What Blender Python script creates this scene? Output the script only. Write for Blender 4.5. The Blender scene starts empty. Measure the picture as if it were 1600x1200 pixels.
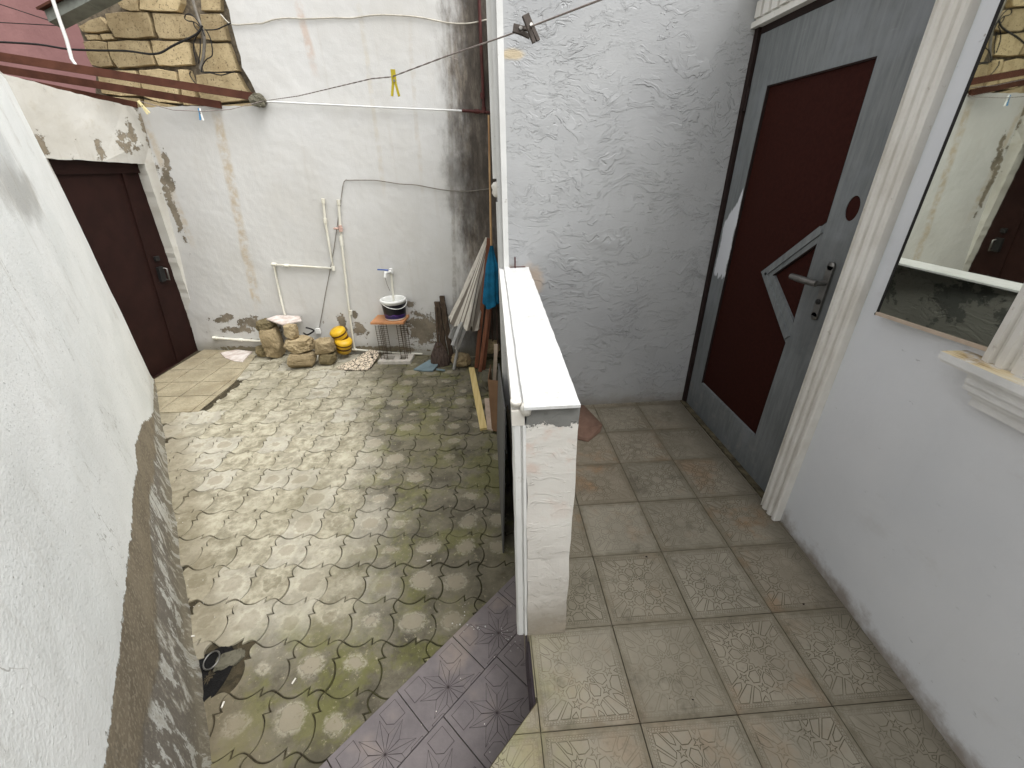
import bpy, bmesh, math, random
from mathutils import Vector, Matrix, noise as mn
random.seed(7)
S = bpy.context.scene
COL = S.collection
rad = math.radians
# ------------------------------------------------------------------ camera, light
F, PITCH, YAW, ROLL, EYE = 648.0, .4874, .0542, .0235, 1.489
_f = Vector((math.sin(YAW)*math.cos(PITCH), math.cos(YAW)*math.cos(PITCH), -math.sin(PITCH)))
_r0 = Vector((math.cos(YAW), -math.sin(YAW), 0)); _d0 = _f.cross(_r0)
_r = _r0*math.cos(ROLL)+_d0*math.sin(ROLL); _d = -_r0*math.sin(ROLL)+_d0*math.cos(ROLL)
CAM = Vector((0, 0, EYE))
cd = bpy.data.cameras.new('camera'); cam = bpy.data.objects.new('camera', cd); COL.objects.link(cam)
cd.sensor_width = 36; cd.lens = F/1600*36; cd.clip_start = .02; cd.clip_end = 600
m3 = Matrix((_r, -_d, -_f)).transposed()
cam.matrix_world = Matrix.Translation(CAM) @ m3.to_4x4()
S.camera = cam
S.cycles.max_bounces = 7; S.cycles.diffuse_bounces = 4; S.cycles.glossy_bounces = 3

SUN_EL, SUN_AZ = rad(58), rad(122)          # azimuth: clockwise from +Y
w = bpy.data.worlds.new('World'); S.world = w; w.use_nodes = True
nt = w.node_tree; bg = nt.nodes['Background']
sky = nt.nodes.new('ShaderNodeTexSky'); sky.sky_type = 'NISHITA'; sky.sun_disc = False
sky.sun_elevation = SUN_EL; sky.sun_rotation = SUN_AZ; sky.air_density = 1.0; sky.dust_density = 4.0
hs = nt.nodes.new('ShaderNodeHueSaturation'); hs.inputs['Saturation'].default_value = .05
nt.links.new(sky.outputs[0], hs.inputs['Color']); nt.links.new(hs.outputs[0], bg.inputs[0])
bg.inputs[1].default_value = .15
sd = bpy.data.lights.new('sun', 'SUN'); sun = bpy.data.objects.new('sun', sd); COL.objects.link(sun)
sd.energy = .9; sd.angle = rad(50); sd.color = (1, .99, .97)
sdir = Vector((math.sin(SUN_AZ)*math.cos(SUN_EL), math.cos(SUN_AZ)*math.cos(SUN_EL), math.sin(SUN_EL)))
sun.rotation_euler = sdir.to_track_quat('Z', 'Y').to_euler()
vs = S.view_settings; vs.view_transform = 'Standard'; vs.look = 'None'; vs.gamma = 1; vs.exposure = 1.17
try: vs.use_curve_mapping = False
except Exception: pass

# ------------------------------------------------------------------ sight helpers: photo point -> point on a real surface
def ray(x, y): return _r*((x-800)/F) + _d*((y-600)/F) + _f
def onZ(x, y, z): d = ray(x, y); return CAM + d*((z-EYE)/d.z)
def onX(x, y, X): d = ray(x, y); return CAM + d*(X/d.x)
def onY(x, y, Y): d = ray(x, y); return CAM + d*(Y/d.y)
class Plane:
    def __init__(s, a, b, c, flip=False):
        s.p = Vector(a); s.n = (Vector(b)-s.p).cross(Vector(c)-s.p).normalized()
        if s.n.dot(CAM-s.p) < 0: s.n = -s.n
        s.e = Vector((-s.n.y, s.n.x, 0)).normalized()
        if s.e.dot(Vector(b)-s.p) < 0: s.e = -s.e
    def hit(s, x, y, off=0.0):
        d = ray(x, y); q = s.p + s.n*off
        return CAM + d*((q-CAM).dot(s.n)/d.dot(s.n))
    def uv(s, P): return ((Vector(P)-s.p).dot(s.e), P[2])
    def puv(s, x, y, off=0.0): return s.uv(s.hit(x, y, off))
    def at(s, u, z, off=0.0):
        # point with along-wall u and height z
        base = s.p + s.e*u; up = Vector((0, 0, 1)) - s.n*s.n.z; up.normalize()
        k = (z-base.z)/up.z
        return base + up*k + s.n*off
ZC, ZL = -.42, -.40                       # courtyard paving, purple landing
BW = Plane((-3.406, 4.853, ZC), (-.193, 4.321, ZC), (-3.406, 4.853, 2))         # far courtyard wall
GW = Plane((-3.46, 4.85, ZC), (-3.5, 4.03, ZC), (-3.16, 4.8, 2.01))             # gate wall (leans in)
NW = Plane((-3.482, 4.024, ZC), (-1.117, .768, ZC), (-3.265, 3.77, 1.568))         # near diagonal wall
RW = Plane((1.303, 1.317, 0), (1.246, .431, 0), (1.303, 1.317, 1))              # right wall by the door
DX = 1.335                                                                     # door leaf plane

# ------------------------------------------------------------------ mesh helpers
class MB:
    def __init__(s): s.v = []; s.f = []; s.m = []; s.sm = []
    def add(s, vs, fs, mi=0, smooth=False):
        o = len(s.v); s.v += [Vector(p) for p in vs]
        for f in fs: s.f.append([o+i for i in f]); s.m.append(mi); s.sm.append(smooth)
        return s
    def box(s, lo, hi, mi=0):
        x0, y0, z0 = lo; x1, y1, z1 = hi
        return s.add([(x0,y0,z0),(x1,y0,z0),(x1,y1,z0),(x0,y1,z0),(x0,y0,z1),(x1,y0,z1),(x1,y1,z1),(x0,y1,z1)],
              [(3,2,1,0),(4,5,6,7),(0,1,5,4),(1,2,6,5),(2,3,7,6),(3,0,4,7)], mi)
    def obox(s, c, ax, ay, az, mi=0):
        c, ax, ay, az = map(Vector, (c, ax, ay, az))
        P = [c+ax*i+ay*j+az*k for k in (-1,1) for i, j in ((-1,-1),(1,-1),(1,1),(-1,1))]
        return s.add(P, [(3,2,1,0),(4,5,6,7),(0,1,5,4),(1,2,6,5),(2,3,7,6),(3,0,4,7)], mi)
    def bar(s, a, b, wx, wz, side=None, mi=0):
        a, b = Vector(a), Vector(b); t = (b-a)
        ref = Vector(side) if side is not None else (Vector((0,0,1)) if abs(t.normalized().z) < .9 else Vector((1,0,0)))
        u = t.cross(ref).normalized(); v = u.cross(t).normalized()
        return s.obox((a+b)/2, t/2, u*wx/2, v*wz/2, mi)
    def prism(s, poly, ext, mi=0, smooth=False):
        """poly: list of 3d points (front), ext: vector to the back"""
        n = len(poly); e = Vector(ext); P = [Vector(p) for p in poly]
        s.add(P+[p+e for p in P], [list(range(n))] + [list(range(2*n-1, n-1, -1))] + [[i, i+n, (i+1)%n+n, (i+1)%n] for i in range(n)], mi, smooth)
        return s
    def bprism(s, poly, z0, z1, b=.002, mi=0, bottom=False):
        """horizontal polygon, bevelled top; poly 2d ccw"""
        n = len(poly); cx = sum(p[0] for p in poly)/n; cy = sum(p[1] for p in poly)/n
        ins = inset(poly, b)
        V = [(x,y,z0) for x,y in poly]+[(x,y,z1-b*.7) for x,y in poly]+[(x,y,z1) for x,y in ins]
        Fc = [[2*n+i for i in range(n)]]
        for i in range(n):
            j = (i+1)%n; Fc += [[i, j, n+j, n+i], [n+i, n+j, 2*n+j, 2*n+i]]
        if bottom: Fc.append([n-1-i for i in range(n)])
        return s.add(V, Fc, mi)
    def tube(s, pts, r, n=8, mi=0, cap=True, smooth=True):
        P = [Vector(p) for p in pts]; R = r if isinstance(r, (list, tuple)) else [r]*len(P)
        V = []; Fc = []; u = None
        for i, p in enumerate(P):
            t = (P[min(i+1, len(P)-1)] - P[max(i-1, 0)]).normalized()
            if u is None: u = t.orthogonal().normalized()
            else: u = (u - t*u.dot(t)); u = u.normalized() if u.length > 1e-6 else t.orthogonal().normalized()
            q = t.cross(u)
            for k in range(n):
                a = 2*math.pi*k/n; V.append(p + (u*math.cos(a)+q*math.sin(a))*R[i])
        for i in range(len(P)-1):
            for k in range(n):
                k2 = (k+1)%n; Fc.append([i*n+k, i*n+k2, (i+1)*n+k2, (i+1)*n+k])
        s.add(V, Fc, mi, smooth)
        if cap: s.add(V[:n], [list(range(n))[::-1]], mi); s.add(V[-n:], [list(range(n))], mi)
        return s
    def lathe(s, prof, c, n=32, mi=0, M=None, smooth=True):
        c = Vector(c); V = []; Fc = []
        for (r, z) in prof:
            for k in range(n):
                a = 2*math.pi*k/n; q = Vector((r*math.cos(a), r*math.sin(a), z)); V.append(c + (M @ q if M else q))
        for i in range(len(prof)-1):
            for k in range(n): k2 = (k+1)%n; Fc.append([i*n+k, i*n+k2, (i+1)*n+k2, (i+1)*n+k])
        return s.add(V, Fc, mi, smooth)
    def build(s, name, mat, parent=None, org=None, uvf=None, loc=None):
        o_ = Vector(org) if org is not None else (parent['_o'] if False else None)
        off = Vector(org) if org is not None else (ORG.get(parent.name, Vector((0,0,0))) if parent else Vector((0,0,0)))
        me = bpy.data.meshes.new(name)
        me.from_pydata([tuple(p-off) for p in s.v], [], s.f)
        mats = mat if isinstance(mat, (list, tuple)) else [mat]
        for m in mats: me.materials.append(m)
        for i, p in enumerate(me.polygons): p.material_index = s.m[i]; p.use_smooth = s.sm[i]
        if uvf:
            uvl = me.uv_layers.new(name='UVMap')
            for l in me.loops: uvl.data[l.index].uv = uvf(s.v[l.vertex_index])
        me.update()
        o = bpy.data.objects.new(name, me); COL.objects.link(o)
        if parent: o.parent = parent
        if org is not None: o.location = off
        if parent: ORG[o.name] = off
        else: ORG[o.name] = off
        return o
ORG = {}
def inset(poly, b):
    n = len(poly); out = []
    ar = sum(poly[i][0]*poly[(i+1)%n][1]-poly[(i+1)%n][0]*poly[i][1] for i in range(n))
    sg = 1 if ar > 0 else -1
    for i in range(n):
        p, q, r = Vector(poly[i-1][:2]), Vector(poly[i][:2]), Vector(poly[(i+1)%n][:2])
        a = (q-p); c = (r-q)
        if a.length < 1e-9 or c.length < 1e-9: out.append((q.x, q.y)); continue
        a.normalize(); c.normalize()
        na = Vector((-a.y, a.x))*sg; nc = Vector((-c.y, c.x))*sg; nn = na+nc
        if nn.length < .3: out.append((q.x, q.y)); continue
        k = min(b/max(.35, nn.normalized().dot(na)), b*2.5); nn.normalize(); q2 = q+nn*k; out.append((q2.x, q2.y))
    return out
def clip(poly, px, py, nx, ny):
    """keep side where (p-P).n >= 0"""
    out = []; n = len(poly)
    for i in range(n):
        a, b = poly[i], poly[(i+1)%n]
        da = (a[0]-px)*nx+(a[1]-py)*ny; db = (b[0]-px)*nx+(b[1]-py)*ny
        if da >= 0: out.append(a)
        if (da >= 0) != (db >= 0):
            t = da/(da-db); out.append((a[0]+(b[0]-a[0])*t, a[1]+(b[1]-a[1])*t))
    return out
def area(p): return .5*sum(p[i][0]*p[(i+1)%len(p)][1]-p[(i+1)%len(p)][0]*p[i][1] for i in range(len(p)))
def tag(o, label=None, cat=None, group=None, kind=None):
    if label: o['label'] = label
    if cat: o['category'] = cat
    if group: o['group'] = group
    if kind: o['kind'] = kind
    return o
def thing(name, label, cat, loc, group=None):
    o = bpy.data.objects.new(name, None); COL.objects.link(o); o.location = loc; o.empty_display_size = .05
    ORG[o.name] = Vector(loc); return tag(o, label, cat, group)
def jag(poly, step=.04, amp=.004, seed=0):
    nrm = Vector((0, 0, 0))
    for i in range(len(poly)): nrm += (Vector(poly[i-1])-Vector(poly[0])).cross(Vector(poly[i])-Vector(poly[0]))
    nrm.normalize()
    return _jag(poly, step, amp, seed, nrm)
def _jag(poly, step, amp, seed, nrm):
    """break the straight edges of a 3d outline into slightly wandering ones"""
    out = []; n = len(poly)
    for i in range(n):
        a, b = Vector(poly[i]), Vector(poly[(i+1)%n]); L = (b-a).length; k = max(1, int(L/step))
        for j in range(k):
            p = a.lerp(b, j/k)
            if j or amp > .01:
                q = mn.noise_vector(p*17+Vector((seed, 0, 0))); q = q - (b-a).normalized()*q.dot((b-a).normalized()); q = q - nrm*q.dot(nrm); p = p + q*amp*1.5
            out.append(p)
    return out

# ------------------------------------------------------------------ node helper
def sc(r, g, b):
    f = lambda c: ((c/255)/12.92 if c <= 10 else (((c/255)+.055)/1.055)**2.4)
    return (f(r), f(g), f(b), 1)
class G:
    def __init__(s, name):
        s.m = bpy.data.materials.new(name); s.m.use_nodes = True; s.t = s.m.node_tree
        s.t.nodes.clear(); s.o = s.t.nodes.new('ShaderNodeOutputMaterial'); s.b = s.t.nodes.new('ShaderNodeBsdfPrincipled')
        s.t.links.new(s.b.outputs[0], s.o.inputs[0]); s.b.inputs['Specular IOR Level'].default_value = .3
    def set(s, sock, v):
        if isinstance(v, bpy.types.NodeSocket): s.t.links.new(v, sock)
        elif v is not None: sock.default_value = v
    def n(s, ty, ins=(), out=0, **pr):
        nd = s.t.nodes.new(ty)
        for k, v in pr.items(): setattr(nd, k, v)
        for k, v in (ins.items() if isinstance(ins, dict) else enumerate(ins)): s.set(nd.inputs[k], v)
        return nd.outputs[out]
    def uv(s):
        x = s.n('ShaderNodeUVMap'); sp = s.t.nodes.new('ShaderNodeSeparateXYZ'); s.t.links.new(x, sp.inputs[0])
        return x, sp.outputs[0], sp.outputs[1]
    def obj(s): return s.n('ShaderNodeTexCoord', out=3)
    def pos(s): return s.n('ShaderNodeNewGeometry', out=0)
    def sep(s, v):
        sp = s.t.nodes.new('ShaderNodeSeparateXYZ'); s.t.links.new(v, sp.inputs[0]); return sp.outputs
    def rnd(s): return s.n('ShaderNodeObjectInfo', out=5)
    def m_(s, op, a, b=None, c=None, clamp=False):
        nd = s.t.nodes.new('ShaderNodeMath'); nd.operation = op; nd.use_clamp = clamp
        s.set(nd.inputs[0], a)
        if b is not None: s.set(nd.inputs[1], b)
        if c is not None: s.set(nd.inputs[2], c)
        return nd.outputs[0]
    def add(s, a, b): return s.m_('ADD', a, b)
    def mul(s, a, b): return s.m_('MULTIPLY', a, b)
    def mx(s, a, b): return s.m_('MAXIMUM', a, b)
    def mnn(s, a, b): return s.m_('MINIMUM', a, b)
    def inv(s, a): return s.m_('SUBTRACT', 1.0, a)
    def noise(s, v, scale, det=4, rough=.6, dist=0, out=0, **k):
        return s.n('ShaderNodeTexNoise', {'Vector': v, 'Scale': scale, 'Detail': det, 'Roughness': rough, 'Distortion': dist}, out=out, **k)
    def voro(s, v, scale, out=0, feature='F1', rnd=1.0): return s.n('ShaderNodeTexVoronoi', {'Vector': v, 'Scale': scale, 'Randomness': rnd}, out=out, feature=feature)
    def scl(s, v, xyz, loc=(0,0,0)): return s.n('ShaderNodeMapping', {'Vector': v, 'Scale': xyz, 'Location': loc})
    def rng(s, v, a, b, c=0.0, d=1.0):
        return s.n('ShaderNodeMapRange', {'Value': v, 'From Min': a, 'From Max': b, 'To Min': c, 'To Max': d}, clamp=True, interpolation_type='SMOOTHSTEP')
    def mix(s, f, a, b, blend='MIX'):
        nd = s.t.nodes.new('ShaderNodeMix'); nd.data_type = 'RGBA'; nd.blend_type = blend
        s.set(nd.inputs[0], f); s.set(nd.inputs[6], a); s.set(nd.inputs[7], b); return nd.outputs[2]
    def ramp(s, v, stops, interp='LINEAR'):
        nd = s.t.nodes.new('ShaderNodeValToRGB'); nd.color_ramp.interpolation = interp; s.set(nd.inputs[0], v)
        el = nd.color_ramp.elements
        while len(el) < len(stops): el.new(.5)
        for e, (p, c) in zip(el, stops):
            e.position = p; e.color = c if isinstance(c, tuple) else (c, c, c, 1)
        return nd.outputs[0]
    def ell(s, u, v, cu, cv, ru, rv, nz, amt=.8, soft=.12):
        if soft < .1: amt *= 2.3; soft = .05
        a = s.mul(s.m_('SUBTRACT', u, cu), 1/ru); b = s.mul(s.m_('SUBTRACT', v, cv), 1/rv)
        d = s.m_('SQRT', s.add(s.mul(a, a), s.mul(b, b)))
        d = s.add(d, s.mul(s.m_('SUBTRACT', nz, .5), amt*2))
        return s.rng(d, 1+soft, 1-soft)
    def bump(s, h, strength=.5, dist=.01, prev=None):
        return s.n('ShaderNodeBump', {'Strength': strength, 'Distance': dist, 'Height': h, 'Normal': prev})
    def done(s, color, rough=.85, bump=None, metal=0, spec=None):
        s.set(s.b.inputs['Base Color'], color); s.set(s.b.inputs['Roughness'], rough); s.set(s.b.inputs['Metallic'], metal)
        if bump is not None: s.t.links.new(bump, s.b.inputs['Normal'])
        if spec is not None: s.b.inputs['Specular IOR Level'].default_value = spec
        return s.m
def simple(name, col, rough=.6, var=.12, scale=20, bump=.1, metal=0, spec=.3, col2=None):
    g = G(name); v = g.obj(); n = g.noise(v, scale, 5); d = tuple(c*(1-var*2) for c in col[:3])+(1,)
    c = g.mix(g.rng(n, .3, .7), col2 or d, col)
    return g.done(c, rough, g.bump(g.noise(v, scale*4, 4), bump, .004), metal, spec)

# ------------------------------------------------------------------ materials
def plaster(name, base, shade, dirt, dirt_amt=.5, grain=.25):
    """returns G and base stuff for wall paint"""
    g = G(name); x, u, v = g.uv()
    big = g.noise(x, 1.3, 5, .6); med = g.noise(x, 6, 5, .65); fine = g.noise(x, 90, 3, .6)
    col = g.mix(g.rng(big, .35, .7), base, shade)
    streak = g.noise(g.scl(x, (9, .7, 1)), 1.5, 5, .6)
    col = g.mix(g.mul(g.rng(streak, .55, .8), dirt_amt), col, dirt)
    return g, x, u, v, big, med, fine, col
CEM = sc(134, 124, 108)
def mat_near():
    g, x, u, v, big, med, fine, col = plaster('near_wall_paint', sc(238, 240, 238), sc(228, 231, 229), sc(188, 182, 168), .10)
    b2 = g.bump(fine, .35, .004); 
    # bare cement band: height limit as a function of u
    pts = [(0, -.40), (1.0, -.31), (1.48, -.17), (1.8, -.03), (2.4, .11), (2.68, .093), (2.97, .157), (3.3, .185), (3.66, .229), (3.93, .266), (4.27, .324), (4.41, .353), (5, .45)]
    lim = g.ramp(g.mul(u, .2), [(a/5, (b-(-.42))/2) for a, b in pts])
    lim = g.m_('MULTIPLY_ADD', lim, 2.0, -.42)
    nz = g.noise(x, 16, 6, .75)
    jagged = g.mul(g.m_('SUBTRACT', nz, .5), .10)
    m = g.rng(g.m_('SUBTRACT', g.add(lim, jagged), v), -.003, .003)
    cem = g.mix(g.rng(med, .35, .65), sc(140, 129, 110), sc(118, 108, 92))
    cem = g.mix(g.rng(g.noise(x, 60, 3), .5, .62), cem, sc(152, 142, 124))
    # lower zone: torn grey, white and stained patches, stretched along the wall's height
    lim2 = g.ramp(g.mul(u, .2), [(0, .0), (.15, .09), (.42, .22), (.58, .395), (.66, .40), (.757, .40), (.80, .466), (.834, .54), (.867, .616), (1, .7)])
    lim2 = g.m_('MULTIPLY_ADD', lim2, 1.0, -.42)
    str_ = g.noise(g.n('ShaderNodeMapping', {'Vector': x, 'Scale': (2.6, 1.3, 1), 'Rotation': (0, 0, rad(-14))}), 2.3, 9, .74, .3)
    m2 = g.rng(g.m_('SUBTRACT', g.add(g.add(lim2, g.mul(g.m_('SUBTRACT', g.noise(x, 5, 4), .5), .16)), 0), v), -.01, .03)
    patch = g.ramp(str_, [(0, sc(196, 194, 184)), (.38, sc(206, 205, 198)), (.43, sc(150, 144, 132)), (.47, sc(118, 112, 104)), (.525, sc(132, 126, 116)), (.55, sc(210, 211, 206)), (.63, sc(178, 174, 164)), (.67, sc(110, 104, 96)), (1, sc(120, 116, 108))])
    cem = g.mix(m2, cem, patch)
    col = g.mix(m, col, cem)
    # old dark rubs near the top far end
    for (px, py, ru, rv, c, k) in [(55, 130, .35, .10, sc(150,140,122), .5), (30, 300, .45, .12, sc(150,146,136), .55), (12, 260, .3, .25, sc(170,172,170), .45), (60, 215, .12, .3, sc(160,144,118), .5)]:
        U, V = NW.puv(px, py); col = g.mix(g.mul(g.ell(u, v, U, V, ru, rv, g.noise(x, 5, 6, .7), .9, .5), k), col, c)
    upz = g.rng(v, .2, 1.5); drip = g.rng(g.noise(g.scl(x, (11, .55, 1)), 1.6, 7, .68, .3), .52, .70)
    col = g.mix(g.mul(g.mul(drip, upz), g.mul(g.rng(g.noise(x, 1.1, 3), .42, .62), .65)), col, sc(166, 158, 140))
    rub = g.rng(g.noise(g.scl(x, (2, 1.2, 1), (3, 1, 0)), 2.1, 8, .75), .55, .70); col = g.mix(g.mul(rub, g.inv(m)), col, g.mix(.3, col, sc(176, 172, 162)))
    hair = g.rng(g.m_('ABSOLUTE', g.m_('SUBTRACT', g.noise(g.scl(x, (1, .6, 1)), 1.7, 6, .6, .5), .5)), .0028, .0008); col = g.mix(g.mul(g.mul(hair, g.rng(g.noise(x, 1.9, 2), .52, .6)), .5), col, sc(120, 114, 102))
    dts = g.rng(g.voro(x, 11), .035, .018); col = g.mix(g.mul(dts, g.mul(g.rng(g.noise(x, 2, 2), .5, .6), .6)), col, sc(120, 112, 98))
    low = g.rng(v, -.2, -.42); col = g.mix(g.mul(low, .5), col, sc(120, 112, 88))
    lump = g.noise(x, 2.2, 3); b1 = g.bump(lump, .25, .03)
    b3 = g.bump(g.add(g.mul(m, -1), g.mul(g.mul(m2, str_), .8)), .8, .006, b1)
    pitm = g.rng(g.noise(x, 55, 4, .65), .60, .70); b4 = g.bump(g.add(g.add(fine, g.mul(med, 1.5)), g.mul(pitm, -1.6)), .45, .004, b3)
    return g.done(col, .88, b4)
def mat_back():
    g, x, u, v, big, med, fine, col = plaster('courtyard_wall_whitewash', sc(205, 204, 201), sc(196, 194, 189), sc(176, 167, 152), .25)
    nz = g.noise(x, 4.5, 7, .7); nz2 = g.noise(x, 14, 6, .75)
    # tall soft streak bands, slightly slanted
    def streakband(p0, p1, wd, c, k):
        U0, V0 = BW.puv(*p0); U1, V1 = BW.puv(*p1)
        cu = g.rng(v, V1, V0); cu = g.m_('MULTIPLY_ADD', g.m_('DIVIDE', g.m_('SUBTRACT', v, V1), V0-V1), U0-U1, U1)
        d = g.m_('ABSOLUTE', g.m_('SUBTRACT', g.add(u, g.mul(g.m_('SUBTRACT', g.noise(g.scl(x, (1, .5, 1)), 5, 4), .5), .06)), cu))
        mk = g.rng(d, wd, wd*.35); mk = g.mul(mk, g.rng(v, V1-.1, V1+.15)); mk = g.mul(mk, g.rng(v, V0+.1, V0-.1))
        return g.mix(g.mul(g.mul(mk, g.rng(g.noise(x, 9, 7, .7), .36, .62)), k*1.15), col, c)
    col = streakband((338, 180), (402, 480), .07, sc(180, 160, 128), .6)
    col = streakband((228, 190), (300, 380), .05, sc(186, 168, 138), .5)
    col = streakband((465, 0), (492, 110), .05, sc(190, 160, 138), .45)
    col = streakband((700, 10), (712, 560), .03, sc(120, 110, 95), .4)
    col = streakband((560, 0), (600, 300), .03, sc(190, 180, 160), .35)
    col = streakband((640, 40), (660, 300), .025, sc(186, 176, 160), .35)
    # mould: dark towards the house corner
    U0 = BW.puv(690, 250)[0]; U1 = BW.puv(765, 250)[0]
    mo = g.rng(g.add(u, g.mul(g.m_('SUBTRACT', g.noise(g.scl(x, (1, .35, 1)), 6, 7, .7), .5), .75)), U0-.02, U1-.12)
    dark = g.ramp(g.noise(g.scl(x, (5, 1.1, 1)), 3, 8, .75), [(.3, sc(44, 36, 30)), (.48, sc(86, 76, 66)), (.60, sc(128, 118, 104)), (.75, sc(166, 158, 146))])
    blot = g.mx(g.ell(u, v, *BW.puv(745, 290), .25, .55, nz, .9, .5), g.ell(u, v, *BW.puv(752, 70), .16, .5, nz, .7, .5))
    blot = g.mx(blot, g.ell(u, v, *BW.puv(760, 520), .35, .45, nz, .8, .4))  # lowest blot puts the dark gap behind the poles into the wall colour
    col = g.mix(g.mul(mo, .92), col, dark)
    col = g.mix(g.mul(blot, .6), col, sc(48, 42, 36))
    # peeled paint near the ground
    low = g.rng(v, .28, -.2)
    pl = g.mul(g.rng(nz2, .62, .64), g.rng(g.mul(low, g.rng(g.noise(x, 2.2, 3), .4, .6)), .3, .55))
    spots = [(395, 505, .17, .07), (345, 500, .13, .03), (370, 515, .2, .035), (355, 495, .07, .04), (425, 515, .09, .09), (660, 515, .17, .17), (690, 500, .06, .14), (535, 505, .045, .11), (553, 492, .035, .035), (562, 515, .09, .07),
             (640, 475, .05, .035), (650, 490, .03, .03), (380, 545, .3, .03), (600, 545, .4, .03), (268, 320, .035, .33), (262, 280, .05, .10), (258, 250, .03, .1), (280, 470, .05, .05)]
    for (px, py, ru, rv) in spots:
        U, V = BW.puv(px, py); pl = g.mx(pl, g.ell(u, v, U, V, ru, rv, nz2, 1.0, .06))
    cem = g.mix(g.rng(med, .35, .65), sc(140, 130, 114), sc(112, 104, 90))
    col = g.mix(pl, col, cem)
    speck = g.rng(g.voro(x, 26), .06, .03); col = g.mix(g.mul(speck, g.mul(g.rng(g.noise(x, 3, 2), .52, .6), .6)), col, sc(90, 80, 68))
    col = g.mix(g.mul(g.rng(v, -.25, -.42), .6), col, sc(110, 104, 80))
    b1 = g.bump(g.noise(x, 2.5, 3), .4, .04); b2 = g.bump(g.mul(pl, -1), .8, .006, b1)
    b3 = g.bump(g.add(g.mul(fine, .7), g.mul(med, 2)), .3, .006, b2)
    return g.done(col, .9, b3)
def mat_gatewall():
    g, x, u, v, big, med, fine, col = plaster('gate_wall_whitewash', sc(200, 198, 191), sc(184, 180, 170), sc(150, 139, 120), .5)
    nz2 = g.noise(x, 12, 7, .75)
    pl = g.mul(g.rng(nz2, .64, .66), g.rng(g.noise(x, 3, 3), .55, .62))
    for (px, py, ru, rv) in [(66, 228, .04, .10), (198, 228, .12, .05), (190, 215, .05, .05), (155, 235, .04, .09), (205, 212, .04, .12), (240, 360, .02, .2), (262, 430, .02, .2), (222, 200, .03, .2)]:
        U, V = GW.puv(px, py); pl = g.mx(pl, g.ell(u, v, U, V, ru*.8, rv*.8, nz2, 1.6, .08))
    cem = g.mix(g.rng(med, .35, .65), sc(142, 132, 115), sc(118, 108, 92))
    col = g.mix(g.mul(g.rng(g.noise(x, 5, 6, .7), .52, .68), .6), col, sc(178, 172, 158))
    col = g.mix(pl, col, cem)
    b2 = g.bump(g.mul(pl, -1), .8, .006, g.bump(g.noise(x, 2.5, 3), .4, .04))
    return g.done(col, .9, g.bump(g.add(g.mul(fine, .7), g.mul(med, 2)), .35, .006, b2))
def trowel(g, x, prev=None, k=1.0):
    """torn, scraped plaster: thin curved ridges and flakes"""
    d = g.noise(x, 2.3, 3, .6, 0, out=1); xx = g.n('ShaderNodeVectorMath', {0: x, 1: g.n('ShaderNodeVectorMath', {0: d, 3: .35}, operation='SCALE')}, operation='ADD')
    rot = lambda a, sx, sy, l: g.n('ShaderNodeMapping', {'Vector': xx, 'Scale': (sx, sy, 1), 'Rotation': (0, 0, rad(a)), 'Location': (l, l*.7, 0)})
    p1 = g.rng(g.noise(rot(25, 5, 13, 0), 1.3, 4, .6, .5), .54, .565)      # flakes of plaster dragged up to the right
    p2 = g.rng(g.noise(rot(-50, 7, 20, 3), 1.3, 5, .65, .4), .56, .58)
    p3 = g.rng(g.noise(rot(5, 16, 34, 7), 1.5, 4, .65, .6), .56, .60)
    st = g.rng(g.noise(rot(62, 3, 60, 9), 1.0, 2, .5), .66, .70)            # single scratches
    a1 = g.rng(g.noise(x, 2.6, 3), .44, .60); a2 = g.rng(g.noise(g.scl(x, (1, 1, 1), (4, 2, 0)), 3.2, 3), .46, .62); a3 = g.rng(g.noise(g.scl(x, (1, 1, 1), (1, 8, 0)), 4.1, 3), .45, .60)
    fine = g.noise(g.scl(x, (30, 55, 30)), 2.2, 5, .7)
    h = g.add(g.add(g.mul(p1, g.mul(a1, .8)), g.mul(p2, g.mul(a2, .7))), g.add(g.mul(p3, g.mul(a3, .45)), g.mul(st, g.mul(a2, -.4))))
    h = g.add(g.add(h, g.mul(fine, .22)), g.mul(g.noise(x, 9, 5, .6), .5))
    return g.bump(h, .85*k, .009, g.bump(g.noise(x, 2, 2), .4, .03, prev))
def mat_house():
    g, x, u, v, big, med, fine, col = plaster('rough_grey_white_plaster', sc(176, 177, 177), sc(166, 167, 168), sc(150, 149, 146), .2)
    nz = g.noise(x, 7, 6, .7)
    for (px, py, ru, rv, c, k) in [(800, 85, .05, .02, sc(196,176,136), .7), (830, 440, .07, .09, sc(206,182,156), .6), (800, 430, .05, .05, sc(190,168,140), .5)]:
        P = onY(px, py, 2.44); col = g.mix(g.mul(g.ell(u, v, P.x, P.z, ru, rv, nz, .9, .4), k), col, c)
    m = g.rng(g.add(v, g.mul(nz, .16)), .17, .06); col = g.mix(g.mul(m, .65), col, sc(120, 112, 98))
    m = g.rng(g.add(v, g.mul(nz, .35)), .40, .10); col = g.mix(g.mul(m, .4), col, sc(156, 150, 138))
    sp = g.rng(g.voro(x, 14), .05, .02); col = g.mix(g.mul(sp, .5), col, sc(110, 106, 100))
    return g.done(col, .8, trowel(g, x, None, .8))
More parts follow.
